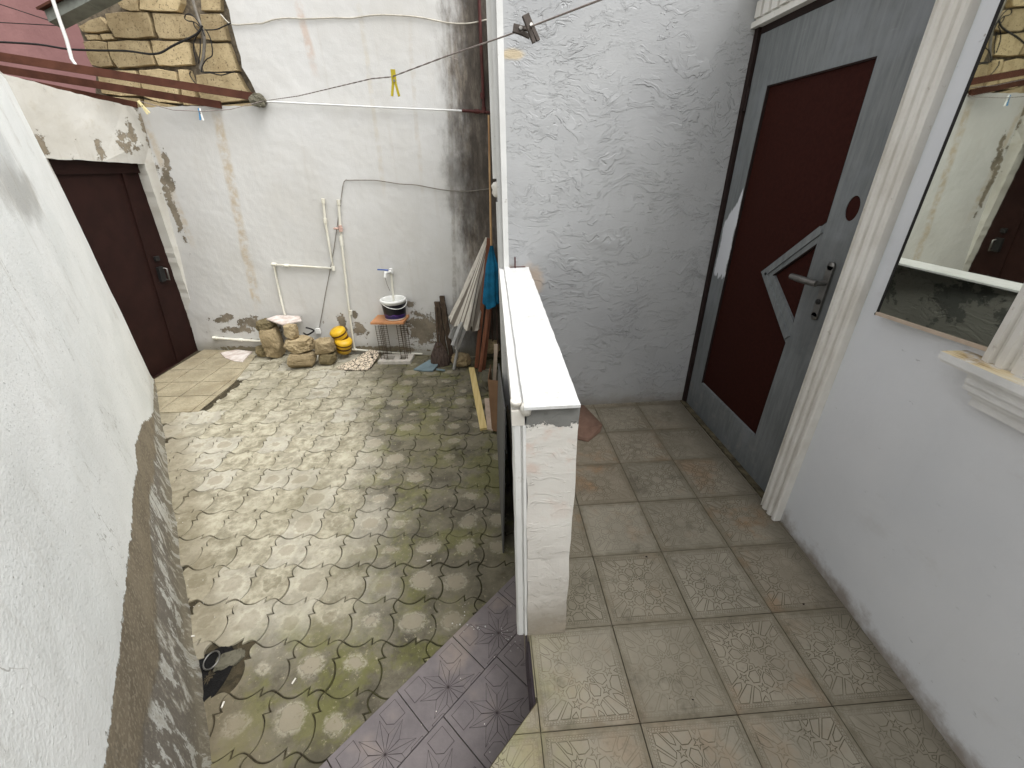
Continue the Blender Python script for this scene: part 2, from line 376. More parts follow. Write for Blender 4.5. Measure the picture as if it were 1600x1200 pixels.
def mat_post():
    g, x, u, v, big, med, fine, col = plaster('post_plaster', sc(214, 211, 204), sc(202, 197, 190), sc(180, 170, 155), .3)
    nz = g.noise(x, 9, 6, .75)
    raw = g.rng(g.add(v, g.mul(g.m_('SUBTRACT', nz, .5), .16)), .893, .898)
    pink = g.rng(g.noise(x, 11, 5), .5, .66)
    col = g.mix(g.mul(g.mul(pink, g.rng(v, .45, .8)), .6), col, sc(205, 180, 166))
    lowm = g.rng(g.add(v, g.mul(nz, .25)), .46, .08); col = g.mix(g.mul(lowm, .9), col, sc(140, 130, 112))
    col = g.mix(raw, col, g.mix(g.noise(x, 20, 4), sc(98, 98, 95), sc(136, 136, 132)))
    # inner face towards the porch: cement torn in patches
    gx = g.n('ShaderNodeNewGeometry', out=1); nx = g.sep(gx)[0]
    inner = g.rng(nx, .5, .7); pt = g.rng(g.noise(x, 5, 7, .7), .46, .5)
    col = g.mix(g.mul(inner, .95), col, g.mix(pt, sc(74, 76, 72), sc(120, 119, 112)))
    return g.done(col, .82, trowel(g, x, g.bump(g.mul(raw, -1), .8,   .008), .7))
def mat_right():
    g, x, u, v, big, med, fine, col = plaster('smooth_blue_white_paint', sc(222, 224, 227), sc(214, 217, 221), sc(192, 193, 194), .12)
    pit = g.rng(g.noise(g.scl(x, (20, 34, 20)), 1.2, 4, .6), .68, .74)
    lowm = g.rng(g.add(v, g.mul(g.m_('SUBTRACT', g.noise(x, 7, 6, .7), .5), .25)), .09, -.01); col = g.mix(g.mul(lowm, .75), col, sc(120, 104, 84))
    sp2 = g.rng(g.voro(x, 9), .035, .018); col = g.mix(g.mul(sp2, .6), col, sc(150, 140, 126))
    rub = g.rng(g.noise(g.scl(x, (1, 1.6, 1)), 2.4, 7, .7), .56, .74); col = g.mix(g.mul(rub, .22), col, sc(172, 168, 158))
    col = g.mix(g.mul(pit, .35), col, sc(150, 152, 156))
    h = g.add(g.mul(g.noise(x, 28, 4, .6), .5), g.mul(pit, -1.2))
    return g.done(col, .6, g.bump(h, .4, .006, g.bump(g.noise(x, 2, 2), .35, .03)))
def mat_porch_tile(line=False):
    g = G('beige_tile_grimed_lines' if line else 'beige_embossed_cement_tile'); o = g.obj(); p = g.pos(); r = g.rnd(); sp = g.sep(p); z = g.sep(o)[2]
    pv = g.n('ShaderNodeVectorMath', {0: p, 1: g.n('ShaderNodeCombineXYZ', {0: g.mul(r, 7)})}, operation='ADD')
    base = g.mix(g.rng(g.noise(pv, 3.5, 5, .65), .35, .65), sc(146, 139, 123), sc(122, 115, 100))
    tint = g.ramp(r, [(0, sc(140, 132, 116)), (.3, sc(126, 121, 108)), (.55, sc(150, 144, 130)), (.8, sc(122, 108, 90)), (1, sc(138, 131, 116))])
    base = g.mix(.45, base, tint)
    br = g.rng(g.noise(pv, 2.6, 6, .7), .52, .68); base = g.mix(g.mul(br, g.rng(r, .4, .9, .25, .8)), base, sc(142, 112, 82))
    dk = g.rng(g.noise(pv, 4, 8, .78), .52, .68); base = g.mix(g.mul(dk, .7), base, sc(92, 86, 74))
    so = g.sep(o); ed = g.mx(g.m_('ABSOLUTE', so[0]), g.m_('ABSOLUTE', so[1])); ed = g.rng(g.add(ed, g.mul(g.m_('SUBTRACT', g.noise(pv, 22, 5, .7), .5), .05)), .128, .150)
    base = g.mix(g.mul(ed, .55), base, sc(88, 80, 62))
    # green at the open left side
    gm = g.mul(g.rng(g.add(sp[0], g.mul(g.noise(p, 7, 5), .35)), .46, .12), g.rng(g.noise(p, 6, 5), .35, .6))
    gm = g.mul(gm, g.rng(sp[1], 1.0, .75)); base = g.mix(g.mul(gm, .55), base, sc(142, 142, 96))
    far = g.rng(sp[1], 1.2, 2.4); base = g.mix(g.mul(far, .15), base, sc(138, 126, 108))
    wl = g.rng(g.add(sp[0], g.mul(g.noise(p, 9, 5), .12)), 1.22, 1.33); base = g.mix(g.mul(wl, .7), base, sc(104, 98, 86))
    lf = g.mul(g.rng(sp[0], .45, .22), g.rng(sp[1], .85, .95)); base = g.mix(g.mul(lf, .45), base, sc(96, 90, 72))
    # grime held in the pressed lines
    spk = g.rng(g.noise(p, 160, 3, .6), .62, .72); base = g.mix(g.mul(spk, .3), base, sc(110, 104, 92))
    if line:
        wr = g.mul(g.rng(g.noise(pv, 4.5, 5, .65), .36, .60), g.rng(g.m_('FRACT', g.mul(r, 5.7)), .1, .5, .35, 1.0)); base = g.mix(g.m_('MULTIPLY_ADD', wr, .70, .24), base, sc(74, 67, 50))
    return g.done(base, .78, g.bump(g.add(g.noise(p, 120, 4), g.noise(p, 20, 4)), .25, .003))
def mat_grime(name, c1, c2):
    g = G(name); p = g.pos(); n = g.noise(p, 18, 6, .7)
    return g.done(g.mix(g.rng(n, .35, .65), c1, c2), .95, g.bump(g.noise(p, 90, 5), .6, .006))
def mat_paver():
    g = G('worn_concrete_paver'); o = g.obj(); p = g.pos(); r = g.rnd(); sp = g.sep(p); so = g.sep(o)
    r2 = g.m_('FRACT', g.mul(r, 7.31)); r3 = g.m_('FRACT', g.mul(r, 23.7)); r4 = g.m_('FRACT', g.mul(r, 51.3))
    pv = g.n('ShaderNodeVectorMath', {0: p, 1: g.n('ShaderNodeCombineXYZ', {2: g.mul(r, 9)})}, operation='ADD')
    nz = g.noise(pv, 12, 5, .6)
    # worn oval in the middle of each block
    ex = g.m_('ADD', so[0], g.mul(g.m_('SUBTRACT', r3, .5), .03)); ey = g.m_('ADD', so[1], g.mul(g.m_('SUBTRACT', r4, .5), .03))
    d = g.m_('SQRT', g.add(g.mul(g.mul(ex, ex), g.rng(r2, 0, 1, .7, 1.25)), g.mul(g.mul(ey, ey), g.rng(r3, 0, 1, 1.0, 1.7))))
    d = g.add(d, g.add(g.mul(g.m_('SUBTRACT', g.noise(pv, 9, 2), .5), .10), g.mul(g.m_('SUBTRACT', g.noise(pv, 40, 5, .7), .5), .045)))
    rc = g.rng(r2, 0, 1, .012, .056)
    core = g.rng(g.m_('SUBTRACT', d, rc), .006, -.006)
    halo = g.mul(g.mul(g.rng(g.m_('SUBTRACT', d, rc), .030, .004), g.inv(core)), g.rng(g.noise(pv, 55, 5, .75), .38, .55))
    # moss zones in the yard
    mz = g.m_('SUBTRACT', g.noise(p, 2.2, 6, .65), .5); mz2 = g.m_('SUBTRACT', g.noise(p, 9, 6, .7), .5)
    zx = g.rng(g.add(g.add(sp[0], g.mul(sp[1], .22)), g.mul(mz, 1.0)), -.72, -.12)
    zy = g.rng(g.add(g.add(sp[1], g.mul(sp[0], -.12)), g.mul(mz, .6)), 1.55, 1.15)
    zone = g.mx(g.mul(zx, .92), zy); zone = g.m_('MINIMUM', zone, 1.0)
    clean = g.mix(g.rng(g.noise(pv, 10, 7, .7), .36, .64), sc(128, 122, 103), sc(176, 170, 150))
    clean = g.mix(g.rng(r4, .3, 1, 0, .6), clean, sc(176, 172, 160))
    clean = g.mix(g.mul(g.rng(g.noise(pv, 30, 5, .7), .5, .7), .5), clean, sc(128, 120, 100))
    clean = g.mix(g.mul(halo, .5), clean, sc(192, 186, 166))
    clean = g.mix(g.mul(core, g.rng(r4, .45, .95, .0, .7)), clean, sc(150, 142, 124))
    wet = g.mix(g.rng(g.noise(p, 5, 7, .7), .35, .65), sc(68, 64, 52), sc(112, 106, 90))
    grn = g.rng(g.noise(g.scl(p, (1, 1, 1), (3, 1, 0)), 4.2, 7, .7), .46, .62)
    wet = g.mix(g.mul(grn, .75), wet, g.mix(g.noise(p, 30, 4), sc(78, 80, 38), sc(120, 118, 66)))
    wet = g.mix(g.rng(g.noise(pv, 40, 6, .75), .58, .68, 0, .7), wet, sc(164, 156, 130))
    pale = g.mul(g.mul(g.mx(g.mul(core, .9), g.mul(halo, .75)), g.rng(r3, .15, .4)), g.rng(g.noise(pv, 38, 4, .7), .28, .40))
    wet = g.mix(pale, wet, g.mix(core, sc(164, 158, 140), sc(146, 138, 120)))
    col = g.mix(zone, clean, wet)
    # muddy strip beside the diagonal wall
    n2 = NW.n; dn = g.add(g.mul(sp[0], n2.x), g.mul(sp[1], n2.y)); off = NW.p.dot(Vector((n2.x, n2.y, 0)))
    dd = g.m_('SUBTRACT', dn, off); mud = g.rng(g.add(dd, g.mul(mz2, .14)), .24, .08)
    col = g.mix(g.mul(mud, .5), col, sc(124, 114, 92))
    bigd = g.rng(g.noise(p, 1.4, 5, .6), .44, .66); col = g.mix(g.mul(bigd, .45), col, sc(112, 106, 84))
    thin = g.rng(g.noise(g.scl(p, (1, 1, 1), (5, 5, 0)), 3.3, 8, .78), .56, .66); col = g.mix(g.mul(thin, g.rng(zone, 0, 1, .25, .6)), col, sc(70, 68, 46))
    dt = g.rng(g.voro(p, 30), .07, .035); col = g.mix(g.mul(dt, g.mul(g.rng(g.noise(p, 4, 2), .5, .6), .7)), col, sc(60, 54, 44))
    h = g.add(g.mul(g.noise(p, 60, 5, .7), .5), g.add(g.mul(core, .25), g.mul(g.noise(p, 14, 5), 1.0)))
    return g.done(col, g.rng(zone, 0, 1, .9, .72), g.bump(h, .5, .006))
def mat_joint():
    g = G('mossy_joint_soil'); p = g.pos(); sp = g.sep(p)
    zx = g.rng(g.add(g.add(sp[0], g.mul(sp[1], .22)), g.mul(g.noise(p, 2.2, 6), .8)), -.5, .3)
    c = g.mix(zx, sc(70, 62, 46), sc(62, 62, 32)); c = g.mix(g.rng(g.noise(p, 40, 5), .4, .65), c, sc(48, 44, 32))
    return g.done(c, .95, g.bump(g.noise(p, 120, 4), .8, .006))
def mat_star():
    g = G('mauve_pressed_tile'); p = g.pos(); r = g.rnd(); z = g.sep(g.obj())[2]
    c = g.mix(g.rng(g.noise(p, 4, 6, .7), .35, .7), sc(126, 119, 119), sc(108, 102, 103))
    c = g.mix(g.rng(g.noise(p, 14, 6, .75), .58, .75, 0, .6), c, sc(98, 90, 92))
    c = g.mix(g.mul(g.rng(g.noise(p, 2.7, 4), .55, .7), .5), c, sc(160, 146, 134))
    dust = g.rng(g.voro(p, 22), .055, .035); c = g.mix(g.mul(dust, g.rng(g.noise(p, 3, 2), .5, .56)), c, sc(220, 216, 206))
    return g.done(c, .7, g.bump(g.noise(p, 80, 5), .25, .003))
def mat_stone(name, a, b, dark, pore=1.0, sc_=1.0):
    g = G(name); o = g.obj(); p = g.pos(); r = g.rnd()
    c = g.mix(g.rng(g.noise(p, 6*sc_, 5, .65), .35, .65), a, b)
    c = g.mix(g.rng(r, 0, 1, 0, .35), c, dark)
    po = g.noise(p, 75*sc_, 4, .6); pm = g.rng(po, .60, .68)
    po2 = g.noise(p, 170*sc_, 3, .6); pm2 = g.rng(po2, .60, .70)
    m = g.mul(g.mx(pm, g.mul(pm2, .7)), pore); c = g.mix(g.mul(m, .8), c, dark)
    h = g.add(g.mul(m, -1.0), g.mul(g.noise(p, 30*sc_, 6, .7), 1.2))
    return g.done(c, .92, g.bump(h, .8, .008))
def mat_wood(name, a, b, scale=1, rough=.6, axis=(40, 40, 2)):
    g = G(name); o = g.obj(); n = g.noise(g.scl(o, axis), scale, 5, .65, .3)
    c = g.mix(g.rng(n, .35, .68), a, b)
    return g.done(c, rough, g.bump(n, .3, .003))
M = {}
M['near'] = mat_near(); M['back'] = mat_back(); M['gatewall'] = mat_gatewall(); M['house'] = mat_house(); M['post'] = mat_post(); M['right'] = mat_right()
M['tile'] = mat_porch_tile(); M['paver'] = mat_paver(); M['joint'] = mat_joint(); M['star'] = mat_star()
M['grime'] = mat_grime('porch_joint_grime', sc(96, 88, 68), sc(62, 56, 44))
M['tileline'] = mat_porch_tile(True)
M['starline'] = mat_grime('dark_star_lines', sc(72, 64, 64), sc(52, 46, 46)); M['riser'] = simple('dark_riser_tile', sc(84, 76, 82), .7, .15, 9, .2)  # starline: dark lines drawn around the raised star facets
M['earth'] = mat_grime('packed_earth', sc(120, 108, 86), sc(86, 78, 62))
M['mortar'] = mat_grime('old_mortar', sc(122, 112, 96), sc(82, 74, 62))
M['tuff'] = mat_stone('porous_yellow_shell_stone', sc(206, 186, 146), sc(178, 158, 120), sc(84, 70, 52), 1, .9)
M['rock'] = mat_stone('rough_buff_limestone', sc(178, 160, 126), sc(140, 124, 94), sc(92, 80, 60), .8, .9)
M['rock_green'] = mat_stone('weathered_olive_limestone', sc(140, 126, 94), sc(108, 97, 70), sc(62, 56, 40), .8, .9)
M['rock_grey'] = mat_stone('dark_mossy_stone', sc(104, 100, 86), sc(84, 82, 68), sc(50, 48, 38), .6, .6)
def mat_pvcwhite(name, a, b, stain, rough=.45):
    g = G(name); p = g.pos(); n = g.noise(p, 5, 5, .6); c = g.mix(g.rng(n, .3, .7), a, b)
    c = g.mix(g.mul(g.rng(g.noise(p, 22, 6, .75), .62, .72), .6), c, stain)
    return g.done(c, rough, g.bump(g.noise(p, 60, 4), .2, .003))
M['white'] = mat_pvcwhite('white_painted_trim', sc(220, 220, 217), sc(208, 208, 205), sc(146, 138, 122), .55)
M['pvc'] = mat_pvcwhite('cream_plastic_pipe', sc(226, 224, 212), sc(212, 208, 192), sc(150, 138, 110), .4)
M['plinth'] = mat_pvcwhite('cast_gypsum', sc(222, 220, 214), sc(204, 200, 191), sc(140, 128, 108), .85)
def mat_cap():
    g = G('white_speckled_slab'); p = g.pos(); c = g.mix(g.rng(g.noise(p, 25, 5, .7), .45, .7), sc(214, 215, 214), sc(200, 200, 197)); c = g.mix(g.rng(g.noise(p, 7, 6, .75), .52, .72, 0, .5), c, sc(176, 173, 164))
    c = g.mix(g.mul(g.rng(g.noise(p, 60, 4), .62, .70), .5), c, sc(168, 166, 158))
    return g.done(c, .35, g.bump(g.noise(p, 40, 3), .05, .002), spec=.5)
M['cap'] = mat_cap()
def mat_sill():
    g = G('stained_window_sill'); p = g.pos(); nz = g.sep(g.n('ShaderNodeNewGeometry', out=1))[2]
    c = g.mix(g.rng(g.noise(p, 9, 4), .4, .7), sc(226, 226, 224), sc(212, 212, 210))
    st = g.ramp(g.noise(g.scl(p, (30, 5, 10)), 1.2, 7, .7), [(.3, sc(226, 218, 196)), (.5, sc(214, 196, 158)), (.62, sc(160, 134, 92)), (.75, sc(228, 222, 206))])
    c = g.mix(g.mul(g.rng(nz, .5, .9), g.rng(g.noise(p, 14, 5), .3, .5)), c, st)
    return g.done(c, .7, g.bump(g.noise(p, 50, 5), .3, .004))
M['sill'] = mat_sill()
def mat_doorpaint():
    g = G('brushed_grey_blue_door_paint'); x, u, v = g.uv()
    br = g.noise(g.scl(x, (28, 3, 1)), 1.5, 6, .7, .4); cl = g.noise(x, 3, 5, .65)
    c = g.mix(g.rng(br, .3, .7), sc(122, 125, 125), sc(101, 105, 106)); c = g.mix(g.rng(cl, .45, .7, 0, .6), c, sc(128, 132, 135))
    c = g.mix(g.rng(g.add(v, g.mul(cl, .2)), .28, .08, 0, .5), c, sc(98, 104, 108))
    sf = g.rng(g.noise(g.scl(x, (6, 22, 1)), 1.3, 7, .75), .62, .74); c = g.mix(g.mul(sf, .35), c, sc(160, 164, 166))
    hw = g.ell(u, v, 1.55, .98, .10, .22, g.noise(x, 10, 5, .7), .9, .5); c = g.mix(g.mul(hw, .45), c, sc(78, 78, 76)); ft_ = g.mul(g.rng(g.noise(g.scl(x, (5, 5, 1)), 2.0, 7, .75), .5, .66), g.rng(v, .45, .05)); c = g.mix(g.mul(ft_, .6), c, sc(140, 138, 132))
    # unpainted white patch on the hinge side
    pm = g.mul(g.rng(g.add(u, g.mul(g.m_('SUBTRACT', g.noise(x, 9, 4), .5), .05)), 2.262, 2.266), g.rng(g.add(u, g.mul(g.m_('SUBTRACT', g.noise(x, 9, 4), .5), .05)), 2.385, 2.375))
    vv = g.add(v, g.add(g.mul(u, -1.0), g.mul(g.m_('SUBTRACT', br, .5), .25)))
    pm = g.mul(g.mul(pm, g.rng(g.add(v, g.mul(g.m_('SUBTRACT', br, .5), .16)), .89, .90)), g.rng(g.add(g.add(v, g.mul(u, 1.6)), g.mul(g.m_('SUBTRACT', br, .5), .12)), 4.98, 4.96))
    c = g.mix(pm, c, sc(206, 208, 212))
    return g.done(c, .55, g.bump(br, .25, .004))
M['doorpaint'] = mat_doorpaint()
M['maroon'] = simple('maroon_grained_panel', sc(52, 22, 16), .75, .12, 60, .15, spec=.1)
M['brown_metal'] = simple('dark_brown_painted_steel', sc(42, 23, 19), .7, .15, 6, .08, spec=.15)
M['beam'] = simple('rust_brown_steel', sc(82, 50, 38), .75, .18, 9, .2, spec=.15)
M['rustpipe'] = simple('dark_red_pipe_paint', sc(84, 42, 38), .6, .2, 20, .2)
M['black'] = simple('black_rubber', sc(34, 33, 32), .6, .2, 20, .1)
M['darkgap'] = simple('dark_brown_gaps_and_parts', sc(42, 28, 24), .8, .2, 20, .1)  # shade of the door gaps as a colour; also on beads, hinges, grit
M['greymetal'] = simple('satin_grey_metal', sc(132, 130, 126), .38, .12, 20, .05, metal=.85)
M['alu'] = simple('weathered_aluminium', sc(186, 186, 184), .45, .12, 12, .05, metal=.4)
M['wire'] = simple('rusty_wire', sc(98, 84, 70), .6, .2, 30, .2, metal=.3)
M['whitecable'] = simple('dirty_white_cable', sc(196, 190, 176), .6, .15, 20, .05)
M['greycable'] = simple('grey_cable', sc(132, 126, 116), .6, .15, 20, .05)
M['line'] = simple('twisted_clothes_line', sc(138, 128, 122), .7, .2, 60, .1)
M['yellow'] = simple('yellow_plastic', sc(222, 176, 38), .4, .1, 20, .05, spec=.4)
M['brownband'] = simple('brown_band_plastic', sc(86, 52, 24), .4, .1, 20, .05)
M['peg_yellow'] = simple('olive_yellow_peg_plastic', sc(176, 160, 40), .4, .1, 40, .05)
M['peg_cream'] = simple('cream_peg_plastic', sc(226, 212, 160), .4, .1, 40, .05)
M['peg_blue'] = simple('blue_peg_plastic', sc(52, 128, 176), .4, .1, 40, .05)
M['peg_wood'] = simple('grey_wood_peg', sc(78, 70, 64), .8, .2, 60, .2)
M['blue'] = simple('blue_plastic', sc(30, 84, 168), .35, .1, 20, .05, spec=.5)
M['bluecloth'] = simple('faded_blue_cloth', sc(20, 110, 148), .85, .2, 14, .3)
M['bucket'] = simple('white_bucket_plastic', sc(232, 232, 228), .4, .05, 10, .03, spec=.5)
def mat_label():
    g = G('purple_black_bucket_label'); o = g.obj(); z = g.sep(o)[2]; n = g.noise(o, 9, 4, .6, 1.2)
    c = g.mix(g.rng(g.add(z, g.mul(n, .05)), .085, .09), sc(44, 32, 84), sc(18, 16, 26)); c = g.mix(g.rng(g.m_('ABSOLUTE', g.m_('SUBTRACT', g.add(z, g.mul(n, .05)), .088)), .004, .001), c, sc(108, 66, 150))
    return g.done(c, .35, spec=.5)
M['label'] = mat_label()
M['boardtop'] = mat_wood('varnished_board', sc(196, 142, 98), sc(172, 118, 80), 1, .5, (4, 60, 10))
M['plank'] = mat_wood('pale_pine_plank', sc(224, 204, 146), sc(208, 184, 122), 1, .6, (60, 3, 10))
M['card'] = simple('brown_cardboard', sc(134, 104, 78), .9, .12, 8, .1)
M['pinkboard'] = simple('dusty_pinkish_board', sc(196, 178, 160), .9, .12, 10, .2)
M['bluegrey'] = simple('thin_grey_board', sc(108, 108, 106), .8, .15, 10, .2)
M['brownpole'] = mat_wood('brown_painted_pole', sc(132, 84, 60), sc(104, 64, 46), 1, .5, (30, 30, 2))
M['darkpole'] = mat_wood('dark_stained_pole', sc(84, 62, 50), sc(62, 46, 38), 1, .6, (30, 30, 2))
M['bamboo'] = mat_wood('pale_cane', sc(190, 156, 112), sc(150, 112, 76), 1, .5, (20, 20, 5))
M['oldwood'] = mat_wood('old_dark_timber', sc(82, 68, 54), sc(50, 40, 32), 1, .9, (60, 60, 3))
M['bristle'] = mat_wood('dark_broom_bristle', sc(96, 82, 74), sc(56, 46, 42), 1.5, .95, (90, 90, 6))
M['foam'] = simple('grey_white_foam', sc(198, 192, 182), .8, .15, 14, .3)
M['dustpan'] = simple('grey_blue_plastic', sc(118, 136, 142), .5, .12, 10, .05)
M['slab'] = simple('broken_white_slab', sc(212, 206, 200), .7, .1, 12, .2, col2=sc(176, 158, 148))
M['felt'] = simple('brown_felt', sc(122, 96, 82), .95, .1, 30, .3)
M['gutter'] = simple('green_grey_galvanised_sheet', sc(116, 119, 111), .6, .2, 8, .15, metal=.1)
M['soot'] = simple('black_soot', sc(20, 19, 18), .95, .3, 40, .8)
M['butt'] = simple('cigarette_paper', sc(226, 222, 212), .8, .05, 40, .05)
M['shade'] = simple('black_void', sc(18, 14, 12), .95, .1, 10, 0)
def mat_pink():
    g = G('pink_render'); p = g.pos(); n = g.noise(p, .9, 6, .65)
    c = g.mix(g.rng(n, .35, .65), sc(148, 110, 108), sc(134, 98, 97))
    return g.done(c, .9, g.bump(g.noise(p, 9, 5), .4, .02))
M['pink'] = mat_pink()
def mat_mat():
    g = G('black_scroll_print_mat'); o = g.obj()
    d = g.noise(o, 9, 2, .5, 2.5); m = g.rng(g.m_('ABSOLUTE', g.m_('SUBTRACT', d, .5)), .022, .012)
    v2 = g.voro(o, 22, feature='DISTANCE_TO_EDGE'); m = g.mx(m, g.rng(v2, .06, .03))
    return g.done(g.mix(m, sc(206, 192, 170), sc(34, 28, 28)), .9, g.bump(g.noise(o, 80, 3), .3, .003))
M['mat'] = mat_mat()
def mat_umb():
    g = G('striped_grey_canvas'); x, u, v = g.uv()
    s_ = g.m_('SINE', g.mul(u, 11)); c = g.mix(g.rng(s_, .35, .6), sc(206, 200, 188), sc(120, 112, 102))
    c = g.mix(g.rng(g.noise(x, 9, 5), .5, .7, 0, .5), c, sc(134, 124, 110)); return g.done(c, .9)
M['umb'] = mat_umb()
def mat_mirror():
    g = G('tinted_mirror_glass'); o = g.pos(); n = g.noise(o, 6, 5, .6)
    return g.done(g.mix(g.rng(n, .4, .7), (.56, .58, .53, 1), (.52, .54, .49, 1)), .015, g.bump(g.noise(o, 1.5, 1), .02, .01), metal=1)
M['mirror'] = mat_mirror()

# ================================================================== SETTING: ground
b = MB(); b.add([(-60,-60,-.62),(60,-60,-.62),(60,60,-.62),(-60,60,-.62)], [(0,1,2,3)]); tag(b.build('ground', M['earth']), kind='structure')

# ---------------- courtyard paving
cf = MB(); cf.box((-4.2, -1.2, -.6), (.3, 5.3, ZC-.011)); cf = tag(cf.build('courtyard_floor', M['joint'], org=(0,0,0)), kind='structure')
EB = [(0,0),(.06,-.03),(.115,-.058),(.19,-.095),(.275,-.115),(.36,-.115),(.43,-.102),(.50,-.06),(.552,-.02),(.61,.035),(.66,.085),(.690,-.062),(.73,-.03),(.781,.004),(.83,.028),(.88,.037),(.94,.025)]
ER = [(0,0),(.05,.08),(.078,.16),(.088,.25),(.080,.34),(.055,.43),(.02,.51),(-.03,.575),(-.08,.625),(.062,.665),(.02,.70),(-.02,.75),(-.048,.80),(-.06,.86),(-.045,.93)]
PW, PH = .2, .206
def paver_outline():
    bot = [(t*PW, y*PW) for t, y in EB]; right = [(PW+x*PW, y*PH) for x, y in ER]
    top = [(t*PW, PH+y*PW) for t, y in EB][1:]; left = [(x*PW, y*PH) for x, y in ER][1:]
    P = bot + right + [(PW, PH)] + top[::-1] + [(0, PH)] + left[::-1]
    return [(x-PW/2, y-PH/2) for x, y in P]
def paver_mesh(var):
    P = inset(paver_outline(), .0021+.0004*var); n = len(P); b = MB()
    P2 = inset(P, .0022); c = (0, 0)
    V = [(x, y, -.03) for x, y in P] + [(x, y, -.0024) for x, y in P] + [(x, y, -.0002) for x, y in P2]
    Fc = []
    for i in range(n):
        j = (i+1)%n; Fc += [[i, j, n+j, n+i], [n+i, n+j, 2*n+j, 2*n+i]]
    b.add(V, Fc); b.add(V[2*n:], [list(range(n))]); return b
ang = rad(-4.0); E1 = Vector((math.cos(ang), math.sin(ang))); E2 = Vector((-E1.y, E1.x)); PO = Vector((-1.116+PW/2, 1.4+PH/2))
pm = []
for k in range(3):
    o = paver_mesh(k).build('paver', M['paver'], cf); pm.append(o.data)
    if k: bpy.data.objects.remove(o)
    else: first = o
HOLE = onZ(325, 1060, ZC).xy
cnt = 0; rp = random.Random(3)
LB0, LBd = Vector((-.237, 1.148)), Vector((-.7196, -.6943))       # landing border joint and direction
LBn = Vector((.6943, -.7196))
apron = [onZ(*p, ZC).xy for p in [(230, 600), (247, 646), (307, 646), (366, 598), (400, 556), (330, 540)]]
def inpoly(p, poly):
    s_ = False
    for i in range(len(poly)):
        a, c = poly[i], poly[i-1]
        if (a[1] > p[1]) != (c[1] > p[1]) and p[0] < (c[0]-a[0])*(p[1]-a[1])/(c[1]-a[1])+a[0]: s_ = not s_
    return s_
for j in range(-5, 18):
    for i in range(-13, 8):
        c = PO + E1*i*PW + E2*j*PH
        if (Vector((c.x, c.y, 0))-Vector((NW.p.x, NW.p.y, 0))).dot(NW.n) < -.07: continue
        if (Vector((c.x, c.y, 0))-Vector((BW.p.x, BW.p.y, 0))).dot(BW.n) < -.03: continue
        if c.x > .08 or c.x < -3.5 or c.y < .35: continue
        if (c-LB0).dot(LBn) > .12: continue
        if inpoly(c, apron): continue
        if (c-HOLE).length < .09: continue
        if cnt == 0: o = first
        else: o = bpy.data.objects.new('paver', pm[rp.randrange(3)]); COL.objects.link(o); o.parent = cf
        cnt += 1
        mossy = min(1, max(0, (c.x+.22*c.y+.75)/.65))
        o.location = (c.x, c.y, ZC + rp.uniform(-.003, .003) - .002*mossy)
        o.rotation_euler = (rp.uniform(-.022, .022), rp.uniform(-.022, .022), ang+rp.uniform(-.005, .005))
# apron tiles by the gate
at_ = MB(); at_.prism([(p[0], p[1], ZC-.002) for p in apron], (0, 0, -.05)); gap = tag(at_.build('gate_apron', M['grime'], org=(0,0,0)), kind='structure')
M['apron'] = None
def mat_apron():
    g = G('pale_yellow_cement_tile'); p = g.pos(); c = g.mix(g.rng(g.noise(p, 6, 6, .7), .35, .65), sc(160, 151, 128), sc(136, 127, 106)); c = g.mix(g.rng(g.noise(p, 2.5, 5), .5, .7, 0, .7), c, sc(132, 120, 96))
    n = g.voro(p, 30, feature='DISTANCE_TO_EDGE'); c = g.mix(g.rng(n, .07, .03, 0, .45), c, sc(124, 110, 80)); return g.done(c, .8, g.bump(n, .3, .003))
M['apron'] = mat_apron()
A0 = onZ(307, 622, ZC).xy; u1 = (onZ(352, 597, ZC).xy-onZ(248, 585, ZC).xy).normalized(); Ax = Vector((1, -.06)).normalized(); Ay = Vector((.06, 1)).normalized()
A0 = onZ(314, 597, ZC).xy
for i in range(-4, 4):
    for j in range(-3, 5):
        q = [A0+Ax*(.3*i+a)+Ay*(.3*j+b_) for a, b_ in ((.005,.005),(.295,.005),(.295,.295),(.005,.295))]
        poly = [(p.x, p.y) for p in q]
        for k in range(len(apron)):
            a, c = apron[k], apron[k-1]; e = Vector((c[0]-a[0], c[1]-a[1])); nn = Vector((-e.y, e.x)); cen = sum((Vector(p) for p in apron), Vector((0,0)))/len(apron)
            if nn.dot(cen-Vector(a[:2])) < 0: nn = -nn
            if len(poly) > 2: poly = clip(poly, a[0], a[1], nn.x, nn.y)
        if len(poly) > 2 and abs(area(poly)) > .003:
            if area(poly) < 0: poly = poly[::-1]
            bb = MB(); bb.bprism(poly, ZC-.02, ZC+.006, .002); bb.build('floor_tile', M['apron'], gap)

